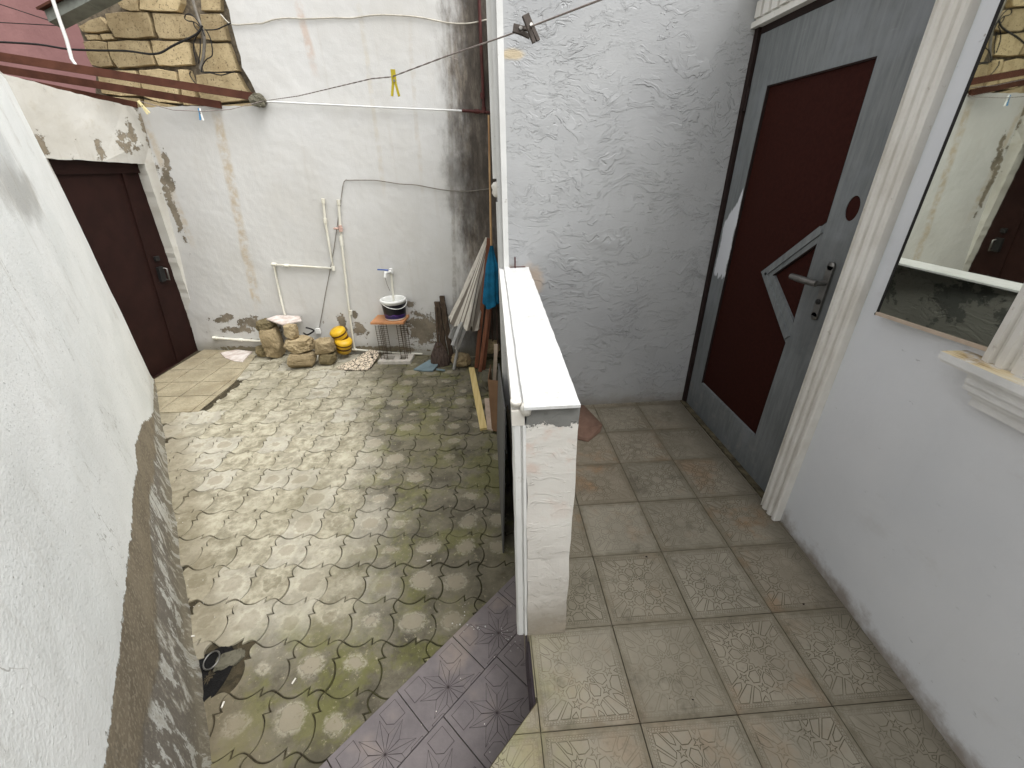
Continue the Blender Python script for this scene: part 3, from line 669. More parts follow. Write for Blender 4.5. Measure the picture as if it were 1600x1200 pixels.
# ---------------- porch floor
DIAG_P, DIAG_D = Vector((.093, .68)), Vector((-.7117, -.7025))
dn_ = Vector((.7025, -.7117))            # towards the porch
pf = MB(); PX = .090
pp = [(PX, 2.6), (PX, .68), (-1.3, .68-1.39*.987), (-1.3, -2.2), (1.9, -2.2), (1.9, 2.6)][::-1]
pf.prism([(x, y, -.0105) for x, y in pp][::-1], (0, 0, -.6))
pf = tag(pf.build('porch_floor', M['grime'], org=(0,0,0)), kind='structure')
def tile_polys():
    """embossed star tile: list of raised polygons in a .3 m square, origin at centre"""
    H = .1235; out = []
    P = lambda r, a: (r*H*math.cos(rad(a)), r*H*math.sin(rad(a)))
    cl = lambda q: clip(clip(clip(clip(q, H, 0, -1, 0), -H, 0, 1, 0), 0, H, 0, -1), 0, -H, 0, 1)
    star = []
    for k in range(10): star += [P(.28, 18+36*k), P(.205, 36+36*k)]
    out.append(('p', star))
    for k in range(10):
        a = 36*k; out.append(('p', [P(.265, a+0), P(.325, a+8), P(.44, a), P(.325, a-8)]))
        st = []
        for m in range(5):
            for rr, da in ((.135, 0), (.055, 36)):
                an = rad(a+180+72*m+da); c = P(.74, a); st.append((c[0]+rr*H*math.cos(an), c[1]+rr*H*math.sin(an)))
        out.append(('p', st))
        c = a+18
        out.append(('p', [P(.32, c), P(.47, c+15.0), P(.61, c+13.0), P(.70, c), P(.61, c-13.0), P(.47, c-15.0)]))
        q = cl([P(.77, c), P(.83, c+10.5), P(1.7, c+13), P(1.7, c-13), P(.83, c-10.5)])
        if abs(c % 90 - 45) < 12:
            q1 = cl([P(.77, c+1), P(.83, c+10.5), P(1.7, c+13), P(1.7, c+1)]); q2 = cl([P(.78, c-2), P(1.7, c-1.5), P(1.7, c-13), P(.83, c-10.5)]); qs = [q1, q2]
        else: qs = [q]
        for q in qs:
            if len(q) > 2 and abs(area(q)) > 2e-5: out.append(('p', q))
        q = cl([P(.90, a), P(1.02, a+4.2), P(1.7, a+4.6), P(1.7, a-4.6), P(1.02, a-4.2)])
        if len(q) > 2 and abs(area(q)) > 2e-5: out.append(('p', q))
    # key band
    n = 30
    for sd in range(4):
        ca, sa = [(1,0),(0,1),(-1,0),(0,-1)][sd]
        rt_ = lambda q: [(x*ca-y*sa, x*sa+y*ca) for x, y in q]
        for k in range(n):
            t = -.134 + (k+.5)*(.268/n); w_ = .00075
            out.append(('k', rt_([(t-w_, -.1352), (t+w_, -.1352), (t+w_+.0035, -.1272), (t-w_+.0035, -.1272)])))
            out.append(('k', rt_([(t+.0035, -.1319), (t+.0076, -.1319), (t+.0078, -.1307), (t+.0037, -.1307)])))
        for r0, r1 in ((-.1371, -.1362), (-.1262, -.1254)):
            out.append(('k', rt_([(r0, r0), (-r0, r0), (-r1, r1), (r1, r1)])))
        # outer rim
        q = [(-.149, -.149), (.149, -.149), (.1385, -.1385), (-.1385, -.1385)]
        out.append(('r', [(x*ca-y*sa, x*sa+y*ca) for x, y in q]))
    return out
TP = tile_polys()
def tile_mesh(clips=()):
    b = MB(); base = [(-.149,-.149),(.149,-.149),(.149,.149),(-.149,.149)]
    for c in clips: base = clip(base, *c)
    if len(base) < 3: return None
    b.bprism(base, -.012, 0, .0012)
    for kind, q in TP:
        if area(q) < 0: q = q[::-1]
        q = list(q)
        for c in clips:
            if len(q) > 2: q = clip(q, *c)
        if len(q) < 3 or abs(area(q)) < 4e-6: continue
        if kind == 'p':
            b.add([(x, y, .0003) for x, y in inset(q, -.0003)], [list(range(len(q)))], 1)
            b.bprism(inset(q, .0016), -.0008, .0008, .0005)
        elif kind == 'k': b.add([(x, y, .0003) for x, y in q], [list(range(len(q)))], 1)
        else: b.bprism(inset(q, .0004), -.0008, .0012, .0006)
    return b
tm = None; rt = random.Random(5)
for i in range(-5, 6):
    for j in range(-4, 7):
        cx, cy = .093+.3*i+.15, .597+.3*j+.15
        if cx > 1.6 or cy > 2.6: continue
        cl = []
        dA = (Vector((cx, cy))-DIAG_P).dot(dn_)
        if cx < PX and (cy > .88 or dA < -.21): continue
        if dA < .215 and cx < PX+.02: cl.append((DIAG_P.x-cx+dn_.x*.003, DIAG_P.y-cy+dn_.y*.003, dn_.x, dn_.y))
        if cx < PX and cy+.15 > .6 and i < 0:
            pass
        if cl:
            mb = tile_mesh(cl)
            if mb is None or len(mb.v) < 9: continue
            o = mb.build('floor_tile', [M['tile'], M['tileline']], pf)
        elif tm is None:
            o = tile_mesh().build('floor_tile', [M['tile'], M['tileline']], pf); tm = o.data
        else:
            o = bpy.data.objects.new('floor_tile', tm); COL.objects.link(o); o.parent = pf
        o.location = (cx, cy, rt.uniform(-.001, .0012)); 
        if not cl: o.rotation_euler = (rt.uniform(-.003,.003), rt.uniform(-.003,.003), rt.choice([0, 1, 2, 3])*math.pi/2 + rt.uniform(-.003,.003))
# filler strip of mortar at the foot of the house wall and cream edge
b = MB(); b.box((PX+.002, 2.399, -.01), (1.34, 2.44, -.001)); b.build('mortar_strip', M['grime'], pf)
b = MB(); b.box((PX-.002, .69, -.012), (PX+.002, .90, .0003)); b.build('tile_edge', M['tile'], pf)

# ---------------- purple landing
def star_tile(clips=()):
    b = MB(); h = .1468; base = [(-h,-h),(h,-h),(h,h),(-h,h)]
    for c in clips: base = clip(base, *c)
    if len(base) < 3: return None
    sq = []
    for k in range(4):
        a = 45+90*k; c = (.128*math.cos(rad(a)), .128*math.sin(rad(a)))
        s_ = .036; q = [(c[0]-s_, c[1]-s_), (c[0]+s_, c[1]-s_), (c[0]+s_, c[1]+s_), (c[0]-s_, c[1]+s_)]
        q = clip(clip(clip(clip(q, .14, 0, -1, 0), -.14, 0, 1, 0), 0, .14, 0, -1), 0, -.14, 0, 1)
        q = clip(q, .092*math.cos(rad(a)), .092*math.sin(rad(a)), math.cos(rad(a)), math.sin(rad(a)))
        sq.append(q)
    b.bprism(base, -.03, 0, .0015)
    def put(q, g_, h):
        if area(q) < 0: q = q[::-1]
        o1, o2 = list(q), inset(q, g_)
        for c in clips:
            if len(o1) > 2: o1 = clip(o1, *c)
            if len(o2) > 2: o2 = clip(o2, *c)
        if len(o1) > 2 and abs(area(o1)) > 1e-6: b.add([(x, y, .0003) for x, y in o1], [list(range(len(o1)))], 1)
        if len(o2) > 2 and abs(area(o2)) > 1e-6: b.bprism(o2, -.001, h, .0006)
    for k in range(8):
        a = 22.5+45*k; T = (.117*math.cos(rad(a)), .117*math.sin(rad(a)))
        for sgn in (-1, 1):
            Vv = (.062*math.cos(rad(a+22.5*sgn)), .062*math.sin(rad(a+22.5*sgn)))
            put([(0.0, 0.0), Vv, T], .0015, .0010+.0005*(sgn > 0))
    for q in sq: put(q, .0018, .0012)
    return b
lp = MB()
lpoly = [(LB0-LBd*.7), (LB0+LBd*2.4), (LB0+LBd*2.4+LBn*2.0), (LB0-LBd*.7+LBn*2.0)]
lp.prism([(p.x, p.y, ZL-.014) for p in lpoly], (0, 0, -.16))
ld = tag(lp.build('landing', M['grime'], org=(0,0,0)), kind='structure')
TS = .297; la = math.atan2(LBd.y, LBd.x)
sm = None; rs = random.Random(9)
for row in range(0, 4):
    for i in range(-4, 9):
        if row == 0:
            cen = LB0 + LBd*(TS*(i+.5)) + LBn*(.1485); cl = [(0, .0625, 0, -1)]   # right-hand part cut away
        else:
            cen = LB0 + LBd*(TS*(i+.5)-.07*(1 if row % 2 else 0)) + LBn*(.2122+TS*(row-1)+.1485); cl = []
        rel = (cen-LB0).dot(LBd)
        if rel < -.75 or rel > 2.2: continue
        if (cen-DIAG_P).dot(dn_) > .25 and cen.x < PX: continue
        if cen.x > PX+.2 or cen.y < -.6: continue
        if row == 0:
            mb = star_tile(cl); o = mb.build('star_tile', [M['star'], M['starline']], ld)
        elif sm is None: o = star_tile().build('star_tile', [M['star'], M['starline']], ld); sm = o.data
        else: o = bpy.data.objects.new('star_tile', sm); COL.objects.link(o); o.parent = ld
        o.location = (cen.x, cen.y, ZL+rs.uniform(-.0015, .0015)); o.rotation_euler = (0, 0, la)
# dark tiles on the riser
for k, (y0, y1) in enumerate([(.68, .97)]):
    b = star_tile(); o = b.build('riser_tile', [M['riser'], M['starline']], pf); o.rotation_euler = (0, -math.pi/2, 0); o.location = (PX-.008, .83, -.2)
    o.scale = (1.1, 1, 1)
    o['label'] = 'dark star tile standing upright on the porch edge'
# crumbs of white plaster by the landing edge
b = MB(); rc = random.Random(4)
for k in range(46):
    px, py = rc.choice([(722, 972, ), (748, 965), (790, 990), (806, 1012), (818, 1000), (700, 985)]); p = onZ(px+rc.gauss(0, 14), py+rc.gauss(0, 12), ZL+.004)
    r = rc.uniform(.0015, .005); V = [Vector((rc.uniform(-1,1), rc.uniform(-1,1), rc.uniform(-.3,.7)))*r+p for _ in range(5)]
    b.add(V, [(0,1,2),(0,2,3),(0,3,4),(1,2,4),(1,3,4)])
tag(b.build('plaster_crumbs', M['white'], org=onZ(760, 980, ZL)), 'loose white plaster crumbs scattered on the mauve tiles by the post', 'debris', kind='stuff')

# ================================================================== WALLS
def wall_slab(name, mat, pl, pts, thick, label, seed=0, amp=.003, cat='wall', uvf=None, extra=None, step=.05):
    b = MB(); P = jag(pts, step, amp, seed); b.prism(P, -pl.n*thick)
    o = b.build(name, mat, org=pl.p, uvf=uvf or (lambda p: pl.uv(p)))
    return tag(o, label, cat)
# near diagonal wall (with a flared foot)
def near_wall():
    b = MB(); nu, nvv = 90, 44; V = []; U0, U1 = -.02, 5.6
    for i in range(nu+1):
        for j in range(nvv+1):
            z = ZC-.08+(2.08-(ZC-.08))*(j/nvv)**1.15
            ua = -.03 + .121*(z+.42) + max(0, z-1.6)*.40; u = ua+(U1-ua)*i/nu
            p = NW.at(u, z); h = z-ZC
            off = .02*math.exp(-max(h, 0)/.025) + .006*mn.noise(Vector((u*1.7, z*1.7, 3))) + .003*mn.noise(Vector((u*7, z*7, 1)))
            if h < .55: off += .012*mn.noise(Vector((u*5, z*3, 8)))*max(0, 1-h/.55)
            tilt = .0
            if j == nvv: p += Vector((0, 0, .02*mn.noise(Vector((u*3, 0, 0)))))
            V.append(p+NW.n*off)
    Fc = [[i*(nvv+1)+j, (i+1)*(nvv+1)+j, (i+1)*(nvv+1)+j+1, i*(nvv+1)+j+1] for i in range(nu) for j in range(nvv)]
    b.add(V, Fc, 0, True)
    # top, back and ends
    back = [p - NW.n*.32 for p in (NW.at(U0, ZC-.08), NW.at(U1, ZC-.08), NW.at(U1, 2.12), NW.at(U0, 2.12))]
    fr = [NW.at(U0, ZC-.08), NW.at(U1, ZC-.08), NW.at(U1, 2.12), NW.at(U0, 2.12)]
    fr = [p-NW.n*.02 for p in fr]
    b.add(fr+back, [(4,5,6,7),(3,2,6,7),(0,3,7,4),(1,2,6,5)])
    o = b.build('diagonal_wall', M['near'], org=NW.p, uvf=lambda p: NW.uv(p))
    tag(o, 'white rendered wall at the left edge with its foot stripped to bare cement', 'wall')
near_wall()
# gate wall : lintel + jamb strip
gtl, gtr, gbr = GW.hit(75, 252), GW.hit(224, 257), GW.hit(326, 552)
ctr = BW.hit(222, 170); cbr = BW.hit(325, 549)
ltop = GW.hit(-30, 106)
lint = [GW.hit(-60, 246), GW.hit(70, 247), GW.hit(226, 256), GW.hit(326, 556), Vector((cbr.x-.02, cbr.y+.03, ZC-.06)), Vector((ctr.x-.02, ctr.y+.03, ctr.z)), GW.hit(207, 167), GW.hit(100, 141), GW.hit(0, 114), GW.hit(-60, 98)]
wall_slab('gate_wall', M['gatewall'], GW, lint, .30, 'stained white wall over and beside the dark brown gate', 3, .006)
# gate leaf
g0, g1, g2, g3 = GW.hit(70, 247, -.09), GW.hit(222, 250, -.09), GW.hit(318, 552, -.09), GW.hit(236, 612, -.09)
def gate():
    t = thing('courtyard_gate', 'dark brown sheet steel gate set in the white wall at left', 'gate', (g2+g3)/2)
    e = Vector((0, -1, 0)); e = (e-GW.n*e.dot(GW.n)).normalized()
    up = GW.n.cross(e).normalized(); up = up if up.z > 0 else -up
    o = GW.hit(318, 552, -.09)            # bottom far corner
    W, H = (GW.hit(240, 597, -.09)-o).length+.50, 2.06
    pt = lambda a, c, d=0: o+e*a+up*c+GW.n*d
    def panel(a0, a1, c0, c1, d0, d1, nm, mat=M['brown_metal'], parent=t):
        b = MB(); b.prism([pt(a0,c0,d1), pt(a1,c0,d1), pt(a1,c1,d1), pt(a0,c1,d1)], -GW.n*(d1-d0)); return b.build(nm, mat, parent)
    mid = .43
    for a0, a1 in ((.07, mid-.012), (mid+.012, W)): panel(a0, a1, .08, H-.05, -.02, 0, 'sheet_panel')
    panel(mid-.018, mid+.018, .08, H-.05, -.02, .016, 'stile')
    panel(.0, .062, .0, H, -.03, .02, 'frame_post'); panel(.066, .09, .06, H-.04, -.02, .010, 'edge_bar')
    panel(.0, W, H-.05, H+.06, -.03, .024, 'frame_head'); panel(.0, W, -.01, .075, -.03, .03, 'threshold'); panel(.0, W, -.03, .03, -.03, .10, 'threshold')
    for a in (mid-.03, mid+.03, .085):
        for k in range(15):
            c = .14+k*.13
            b = MB(); M_ = (GW.n.to_track_quat('Z', 'Y')).to_matrix(); b.lathe([(.0,.006),(.005,.004),(.006,0)], pt(a, c, .001), 8, M=M_); b.build('rivet', M['brown_metal'], t)
    # lock and pull
    hc = o+(GW.hit(256, 425, -.09)-o)
    L = GW.hit(250, 428, -.09); 
    b = MB(); b.obox(L+GW.n*.014, e*.035, up*.075, GW.n*.014); lk = b.build('lock_case', M['black'], t)
    b = MB(); c0 = GW.hit(258, 428, -.06); b.tube([c0+up*.06+GW.n*-.02, c0+up*.06+GW.n*.03, c0-up*.06+GW.n*.03, c0-up*.06-GW.n*.02], .008, 8); b.build('pull_handle', M['greymetal'], t)
    b = MB(); b.obox(GW.hit(245, 404, -.075), e*.028, up*.022, GW.n*.01); b.build('bolt', M['black'], t)
gate()
# courtyard back wall + plastered upper part
bp_ = [BW.at(-.15, ZC-.1), BW.hit(222, 166)+Vector((-.1, .02, 0)), BW.hit(222, 168), BW.hit(300, 165), BW.hit(408, 166), BW.hit(402, 150), BW.hit(392, 128), BW.hit(378, 105), BW.hit(376, 88), BW.hit(368, 62), BW.hit(362, 40), BW.hit(358, 16), BW.hit(350, -5), BW.hit(346, -60),
       BW.at(3.7, 3.25), BW.at(3.7, ZC-.1)]
wall_slab('courtyard_back_wall', M['back'], BW, bp_, .16, 'tall whitewashed wall across the back of the courtyard with mould at its right', 5, .006)
# roughly cut stone wall behind the beams
def stone_wall():
    SP = -.075
    t = thing('stone_wall', 'exposed yellow shell stone wall above the rusty beams', 'wall', BW.hit(250, 160, -.1))
    out = [(115, -60), (112, 20), (124, 44), (131, 64), (137, 90), (150, 112), (150, 190), (440, 190), (420, 140), (395, -60)]
    b = MB(); b.prism(jag([BW.hit(x, y, SP-.035) for x, y in out], .05, .006), -BW.n*.35); b.build('mortar', M['mortar'], t)
    stones = [  # corners in the photograph's plane
      [(188,-14),(216,-14),(220,18),(208,19),(192,14),(186,4)], [(219,-14),(287,-14),(286,6),(281,19),(252,19),(221,16)],[(313,-14),(345,-16),(346,17),(315,17)],
      [(124,42),(140,32),(158,26),(166,38),(169,48),(150,52),(130,50)], [(166,22),(200,19),(234,20),(240,40),(243,58),(212,61),(182,59),(172,42)], [(240,22),(275,22),(302,26),(308,40),(310,58),(280,62),(252,61),(245,48)],
      [(314,23),(345,22),(352,40),(358,64),(335,65),(321,62)], [(158,54),(176,53),(180,62),(162,63)], [(135,55),(155,55),(156,63),(140,63)],
      [(132,66),(150,64),(169,67),(172,85),(178,103),(160,106),(145,102),(138,88)], [(170,66),(200,63),(233,64),(238,82),(244,101),(215,105),(186,107),(176,92),(171,76)], [(236,63),(268,64),(297,66),(300,84),(301,101),(272,103),(248,103),(240,84)],
      [(304,68),(330,68),(358,68),(366,88),(374,111),(345,113),(320,113),(314,96),(308,82)],
      [(150,108),(180,110),(212,110),(222,128),(222,150),(190,150),(160,146)], [(219,110),(250,108),(276,112),(282,140),(282,162),(250,160),(226,152)], [(281,109),(296,109),(306,140),(310,165),(290,165),(286,136)],
      [(308,118),(330,115),(372,114),(384,136),(398,155),(360,160),(318,162),(310,140)], [(226,155),(280,166),(280,190),(226,186)], [(160,150),(220,154),(220,190),(160,190)],[(286,168),(398,160),(400,190),(286,190)]]
    rr = random.Random(2)
    for s_, q in enumerate(stones):
        if any(y < -30 for _, y in q): continue
        base = [BW.hit(x, y, SP) for x, y in q]
        c = sum(base, Vector())/len(base); dep = rr.uniform(-.004, .016)
        # rounded pillow: outline, shoulder, face
        ol = []
        for i in range(len(base)):
            a, b_ = base[i], base[(i+1)%len(base)]
            for k in range(3):
                p = a.lerp(b_, k/3); p = p + Vector(mn.noise_vector(p*11+Vector((s_,0,0))))*.0045; ol.append(p)
        ol = [c+(p-c)*.985 for p in ol]; n = len(ol); b = MB()
        V = [p-BW.n*.05 for p in ol]+[p+BW.n*(.004+dep+.004*mn.noise(p*30)) for p in ol]+[c+(p-c)*.968+BW.n*(.010+dep) for p in ol]
        Fc = [[r*n+i, r*n+(i+1)%n, (r+1)*n+(i+1)%n, (r+1)*n+i] for r in range(2) for i in range(n)]+[[2*n+i for i in range(n)]]
        b.add(V, Fc, 0, False); b.build('stone_block', M['tuff'], t)
    # grey render daubed along the plaster's edge
stone_wall()
# pink building far left
b = MB(); pa = onY(-500, -700, 6.6); b.box((-12, 6.3, -.6), (-3.2, 9.5, 7.5)); tag(b.build('pink_building', M['pink'], org=(-8, 7, -.6)), 'dusty pink rendered building beyond the stone wall', 'building')
# house wall (porch back) and its side
HY = 2.44; HX = .128
def house():
    b = MB()
    fr = jag([(HX, HY, -.0), (1.60, HY, -.0), (1.60, HY, 2.5), (HX, HY, 2.5)], .04, .0025)
    b.prism(fr, (0, .16, 0))
    b.box((HX+.001, HY+.161, ZC-.1), (HX+.2, 4.6, 2.5)); b.box((HX+.0015, HY-.0, -.5), (1.6, HY+.15, -.013))
    o = b.build('house_wall', M['house'], org=(HX, HY, 0), uvf=lambda p: (p.x if abs(p.y-HY) < .3 else p.y, p.z))
    return tag(o, 'rough troweled grey-white plaster wall facing the camera between parapet and door', 'wall')
house()
b = MB(); b.box((HX-.026, HY-.004, .0), (HX+.003, HY+.022, 2.5)); o = b.build('corner_bead', M['white'], org=(HX, HY, 0)); tag(o, 'bright white vertical corner strip on the edge of the house wall', 'corner strip')
t = thing('wall_pilaster', 'narrow white fluted moulding running up the side of the house corner', 'moulding', (HX-.04, HY+.1, ZC))
b = MB(); b.box((HX-.045, HY+.06, ZC), (HX-.001, HY+.10, 2.5)); b.build('back_fillet', M['plinth'], t)
b = MB(); b.box((HX-.068, HY+.103, 1.42), (HX-.002, HY+.16, 2.5)); b.build('outer_fillet', M['white'], t)
b = MB(); b.box((HX-.048, HY+.05, ZC), (HX-.002, HY+.058, 2.5)); b.build('inner_fillet', M['white'], t)
b = MB(); b.box((HX-.055, HY+.103, ZC), (HX-.002, HY+.15, 1.30)); b.build('outer_fillet', M['white'], t)
b = MB(); c = onY(777, 296, HY+.1); b.lathe([(0,-.045),(.02,-.042),(.035,-.02),(.03,.0),(.038,.02),(.022,.04),(0,.045)], c, 12, M=Matrix.Scale(.9, 3)); b.build('rosette', M['plinth'], t)

# right wall with door opening, door
def right_wall():
    b = MB(); X0 = 1.303
    # solid piece from the pilaster towards the camera
    A = RW.p; dirn = RW.e
    p0 = A - dirn*.12; p1 = A + dirn*3.2
    P = [Vector((p0.x, p0.y, -.02)), Vector((p1.x, p1.y, -.02)), Vector((p1.x, p1.y, 2.45)), Vector((p0.x, p0.y, 2.45))]
    b.prism(P, (.28, 0, 0))
    # piece over the door
    b.box((1.345, 1.44, 2.14), (1.58, HY-.001, 2.45))
    o = b.build('entrance_wall', M['right'], org=(1.3, 1.3, 0), uvf=lambda p: (p.y, p.z))
    tag(o, 'smooth bluish white painted wall to the right of the door', 'wall')
right_wall()
def door():
    t = thing('front_door', 'grey painted door with maroon inlay panels, slanted lever handle side to the right', 'door', (DX, 2.0, 0))
    Y0, Y1, Z0, Z1 = 1.40, 2.395, .012, 2.0
    big = [(2.258, 1.785), (2.266, .226), (1.675, .222), (1.663, .748), (1.960, 1.0), (1.643, 1.262), (1.650, 1.783)]
    tri = [(1.659, 1.182), (1.874, 1.004), (1.655, .839)]
    # leaf with holes: triangulated face through bmesh, extruded
    bm = bmesh.new()
    def loop(pts): vs = [bm.verts.new((DX, y, z)) for y, z in pts]; return [bm.edges.new((vs[i], vs[(i+1)%len(vs)])) for i in range(len(vs))]
    ed = loop([(Y0, Z0), (Y1, Z0), (Y1, Z1), (Y0, Z1)]) + loop(big) + loop(tri)
    circ = [(1.543+.030*math.cos(rad(a)), 1.321+.043*math.sin(rad(a))) for a in range(0, 360, 15)]
    ed += loop(circ)
    bmesh.ops.triangle_fill(bm, use_beauty=True, use_dissolve=False, edges=ed)
    for f in bm.faces:
        if f.normal.x > 0: f.normal_flip()
    r = bmesh.ops.extrude_face_region(bm, geom=bm.faces[:])
    for v in [e for e in r['geom'] if isinstance(e, bmesh.types.BMVert)]: v.co.x += .04
    bmesh.ops.recalc_face_normals(bm, faces=bm.faces)
    mb = MB(); bm.verts.ensure_lookup_table(); mb.add([v.co.copy() for v in bm.verts], [[v.index for v in f.verts] for f in bm.faces]); bm.free()
    mb.build('door_leaf', M['doorpaint'], t, uvf=lambda p: (p.y, p.z))
    ins = MB(); ins.prism([(DX+.014, y, z) for y, z in big], (.02, 0, 0)); ins.build('maroon_panel', M['maroon'], t)
    ins = MB(); ins.prism([(DX+.014, y, z) for y, z in tri], (.02, 0, 0)); ins.build('maroon_panel', M['maroon'], t)
    ins = MB(); ins.prism([(DX+.003, y, z) for y, z in circ], (.02, 0, 0)); ins.build('maroon_disc', M['maroon'], t)
    # thin mouldings round the inlays
    for poly in (big, tri):
        for i in range(len(poly)):
            a, c = poly[i], poly[(i+1)%len(poly)]
            mbx = MB(); A_, C_ = Vector((DX+.009, *a)), Vector((DX+.009, *c)); dd = (C_-A_).normalized()*.0
            mbx.bar(A_, C_, .010, .014, side=(1,0,0)); mbx.build('bead', M['darkgap'] if i not in (1, ) else M['doorpaint'], t, uvf=lambda p: (p.y, p.z))
    # raised diagonal band
    for a, c in (((1.655, 1.235), (1.925, 1.003)), ((1.925, .999), (1.660, .775))):
        mbx = MB(); mbx.bar((DX-.003, *a), (DX-.003, *c), .030, .008, side=(1,0,0)); mbx.build('diamond_band', M['doorpaint'], t, uvf=lambda p: (p.y, p.z))
    # handle
    P0 = Vector((DX-.006, 1.543, 1.015))
    mb = MB(); mb.obox(P0, (.005, 0, 0), (0, .016, 0), (0, 0, .10)); mb.lathe([(.0,.0),(.016,0),(.016,.010),(0,.010)], P0+Vector((.005,0,.10)), 12, M=Matrix.Rotation(-math.pi/2, 3, 'Y')); mb.lathe([(.0,.0),(.016,0),(.016,.010),(0,.010)], P0+Vector((.005,0,-.10)), 12, M=Matrix.Rotation(-math.pi/2, 3, 'Y'))
    hp = mb.build('handle_plate', M['greymetal'], t)
    mb = MB(); c = P0+Vector((-.004, 0, .035)); mb.tube([c, c+Vector((-.04,0,0))], .010, 12)
    mb.tube([c+Vector((-.040,-.006,0)), c+Vector((-.046,.04,0)), c+Vector((-.050,.085,.0)), c+Vector((-.052,.125,.0))], [.012, .013, .014, .012], 10)
    mb.build('lever', M['greymetal'], hp)
    mb = MB(); mb.lathe([(0,0),(.011,0),(.011,.006),(0,.006)], P0+Vector((-.004,0,-.04)), 14, M=Matrix.Rotation(-math.pi/2, 3, 'Y')); mb.build('lock_cylinder', M['black'], hp)
    # hinge
    for z in (.35, 1.75):
        mb = MB(); mb.tube([(DX-.006, Y1+.004, z-.05), (DX-.006, Y1+.004, z+.05)], .007, 8); mb.build('hinge', M['darkgap'], t)
    mb = MB(); mb.box((DX-.012, Y1+.012, 0), (DX+.09, HY-.002, 2.05)); mb.build('frame_post', M['darkgap'], t)  # dark strip standing in for the shaded gap between leaf and house wall
    mb = MB(); mb.box((DX+.002, 1.40, 2.004), (DX+.09, Y1+.01, 2.05)); mb.build('frame_head', M['darkgap'], t)  # dark strip painted in for the shaded gap under the lintel
    mb = MB(); mb.box((DX+.05, 1.36, 0), (DX+.09, Y1+.01, 2.002)); mb.build('void_backing', M['shade'], t)  # black sheet standing in for the darkness behind the leaf
    mb = MB(); mb.box((DX-.03, 1.40, -.001), (DX+.09, Y1+.03, .010)); mb.build('threshold', M['grime'], t)
door()
def profile_col(xy, z0, z1, name, mat, parent=None, org=None, seed=0, lean=(0,0)):
    """vertical extrusion of a 2d profile with slightly rough edges"""
    b = MB(); n = len(xy); K = max(2, int((z1-z0)/.05)); V = []
    for k in range(K+1):
        z = z0+(z1-z0)*k/K
        for i, (x, y) in enumerate(xy):
            d = mn.noise(Vector((i*3.1+seed, z*14, 0)))*.0014
            V.append((x+d+lean[0]*k/K, y+d+lean[1]*k/K, z))
    b.add(V, [[k*n+i, k*n+(i+1)%n, (k+1)*n+(i+1)%n, (k+1)*n+i] for k in range(K) for i in range(n)]+[list(range(n))[::-1], [K*n+i for i in range(n)]])
    return b.build(name, mat, parent, org)
def fluted(x_front, x_back, y0, y1, nf=3, d=.010):
    """front towards -X, flutes run up"""
    P = [(x_back, y0), (x_front+.012, y0)]; w_ = (y1-y0)/nf
    for k in range(nf):
        a = y0+w_*k
        P += [(x_front+d*.4, a+w_*.02), (x_front, a+w_*.20), (x_front, a+w_*.50), (x_front+d*.5, a+w_*.62), (x_front+d, a+w_*.80), (x_front+d*.8, a+w_*.93)]
    P += [(x_front+.004, y1), (x_back, y1)]
    return P
t = thing('door_pilaster', 'white fluted plaster pilaster between grey door and right wall', 'pilaster', (1.29, 1.38, 0))
profile_col(fluted(1.270, 1.36, 1.322, 1.428, 3, .013), .0, 2.45, 'fluted_shaft', M['plinth'], t, seed=4)
t = thing('door_cornice', 'white moulded lintel with dentil blocks above the door', 'cornice', (1.30, 1.9, 2.05))
b = MB(); b.box((1.300, 1.43, 2.03), (1.345, HY-.002, 2.052)); b.build('lower_fillet', M['plinth'], t)
b = MB(); b.box((1.318, 1.455, 2.054), (1.345, HY-.002, 2.14)); b.build('frieze', M['plinth'], t)
for k in range(15):
    y = 2.405-k*.062; b = MB(); b.box((1.302, y-.022, 2.064), (1.317, y+.022, 2.125)); b.build('dentil', M['plinth'], t)
b = MB(); b.box((1.29, 1.455, 2.143), (1.345, HY-.002, 2.165)); b.tube([(1.30, 1.46, 2.19), (1.30, HY-.004, 2.19)], .026, 12); b.box((1.26, 1.455, 2.217), (1.345, HY-.002, 2.25)); b.build('crown', M['plinth'], t)

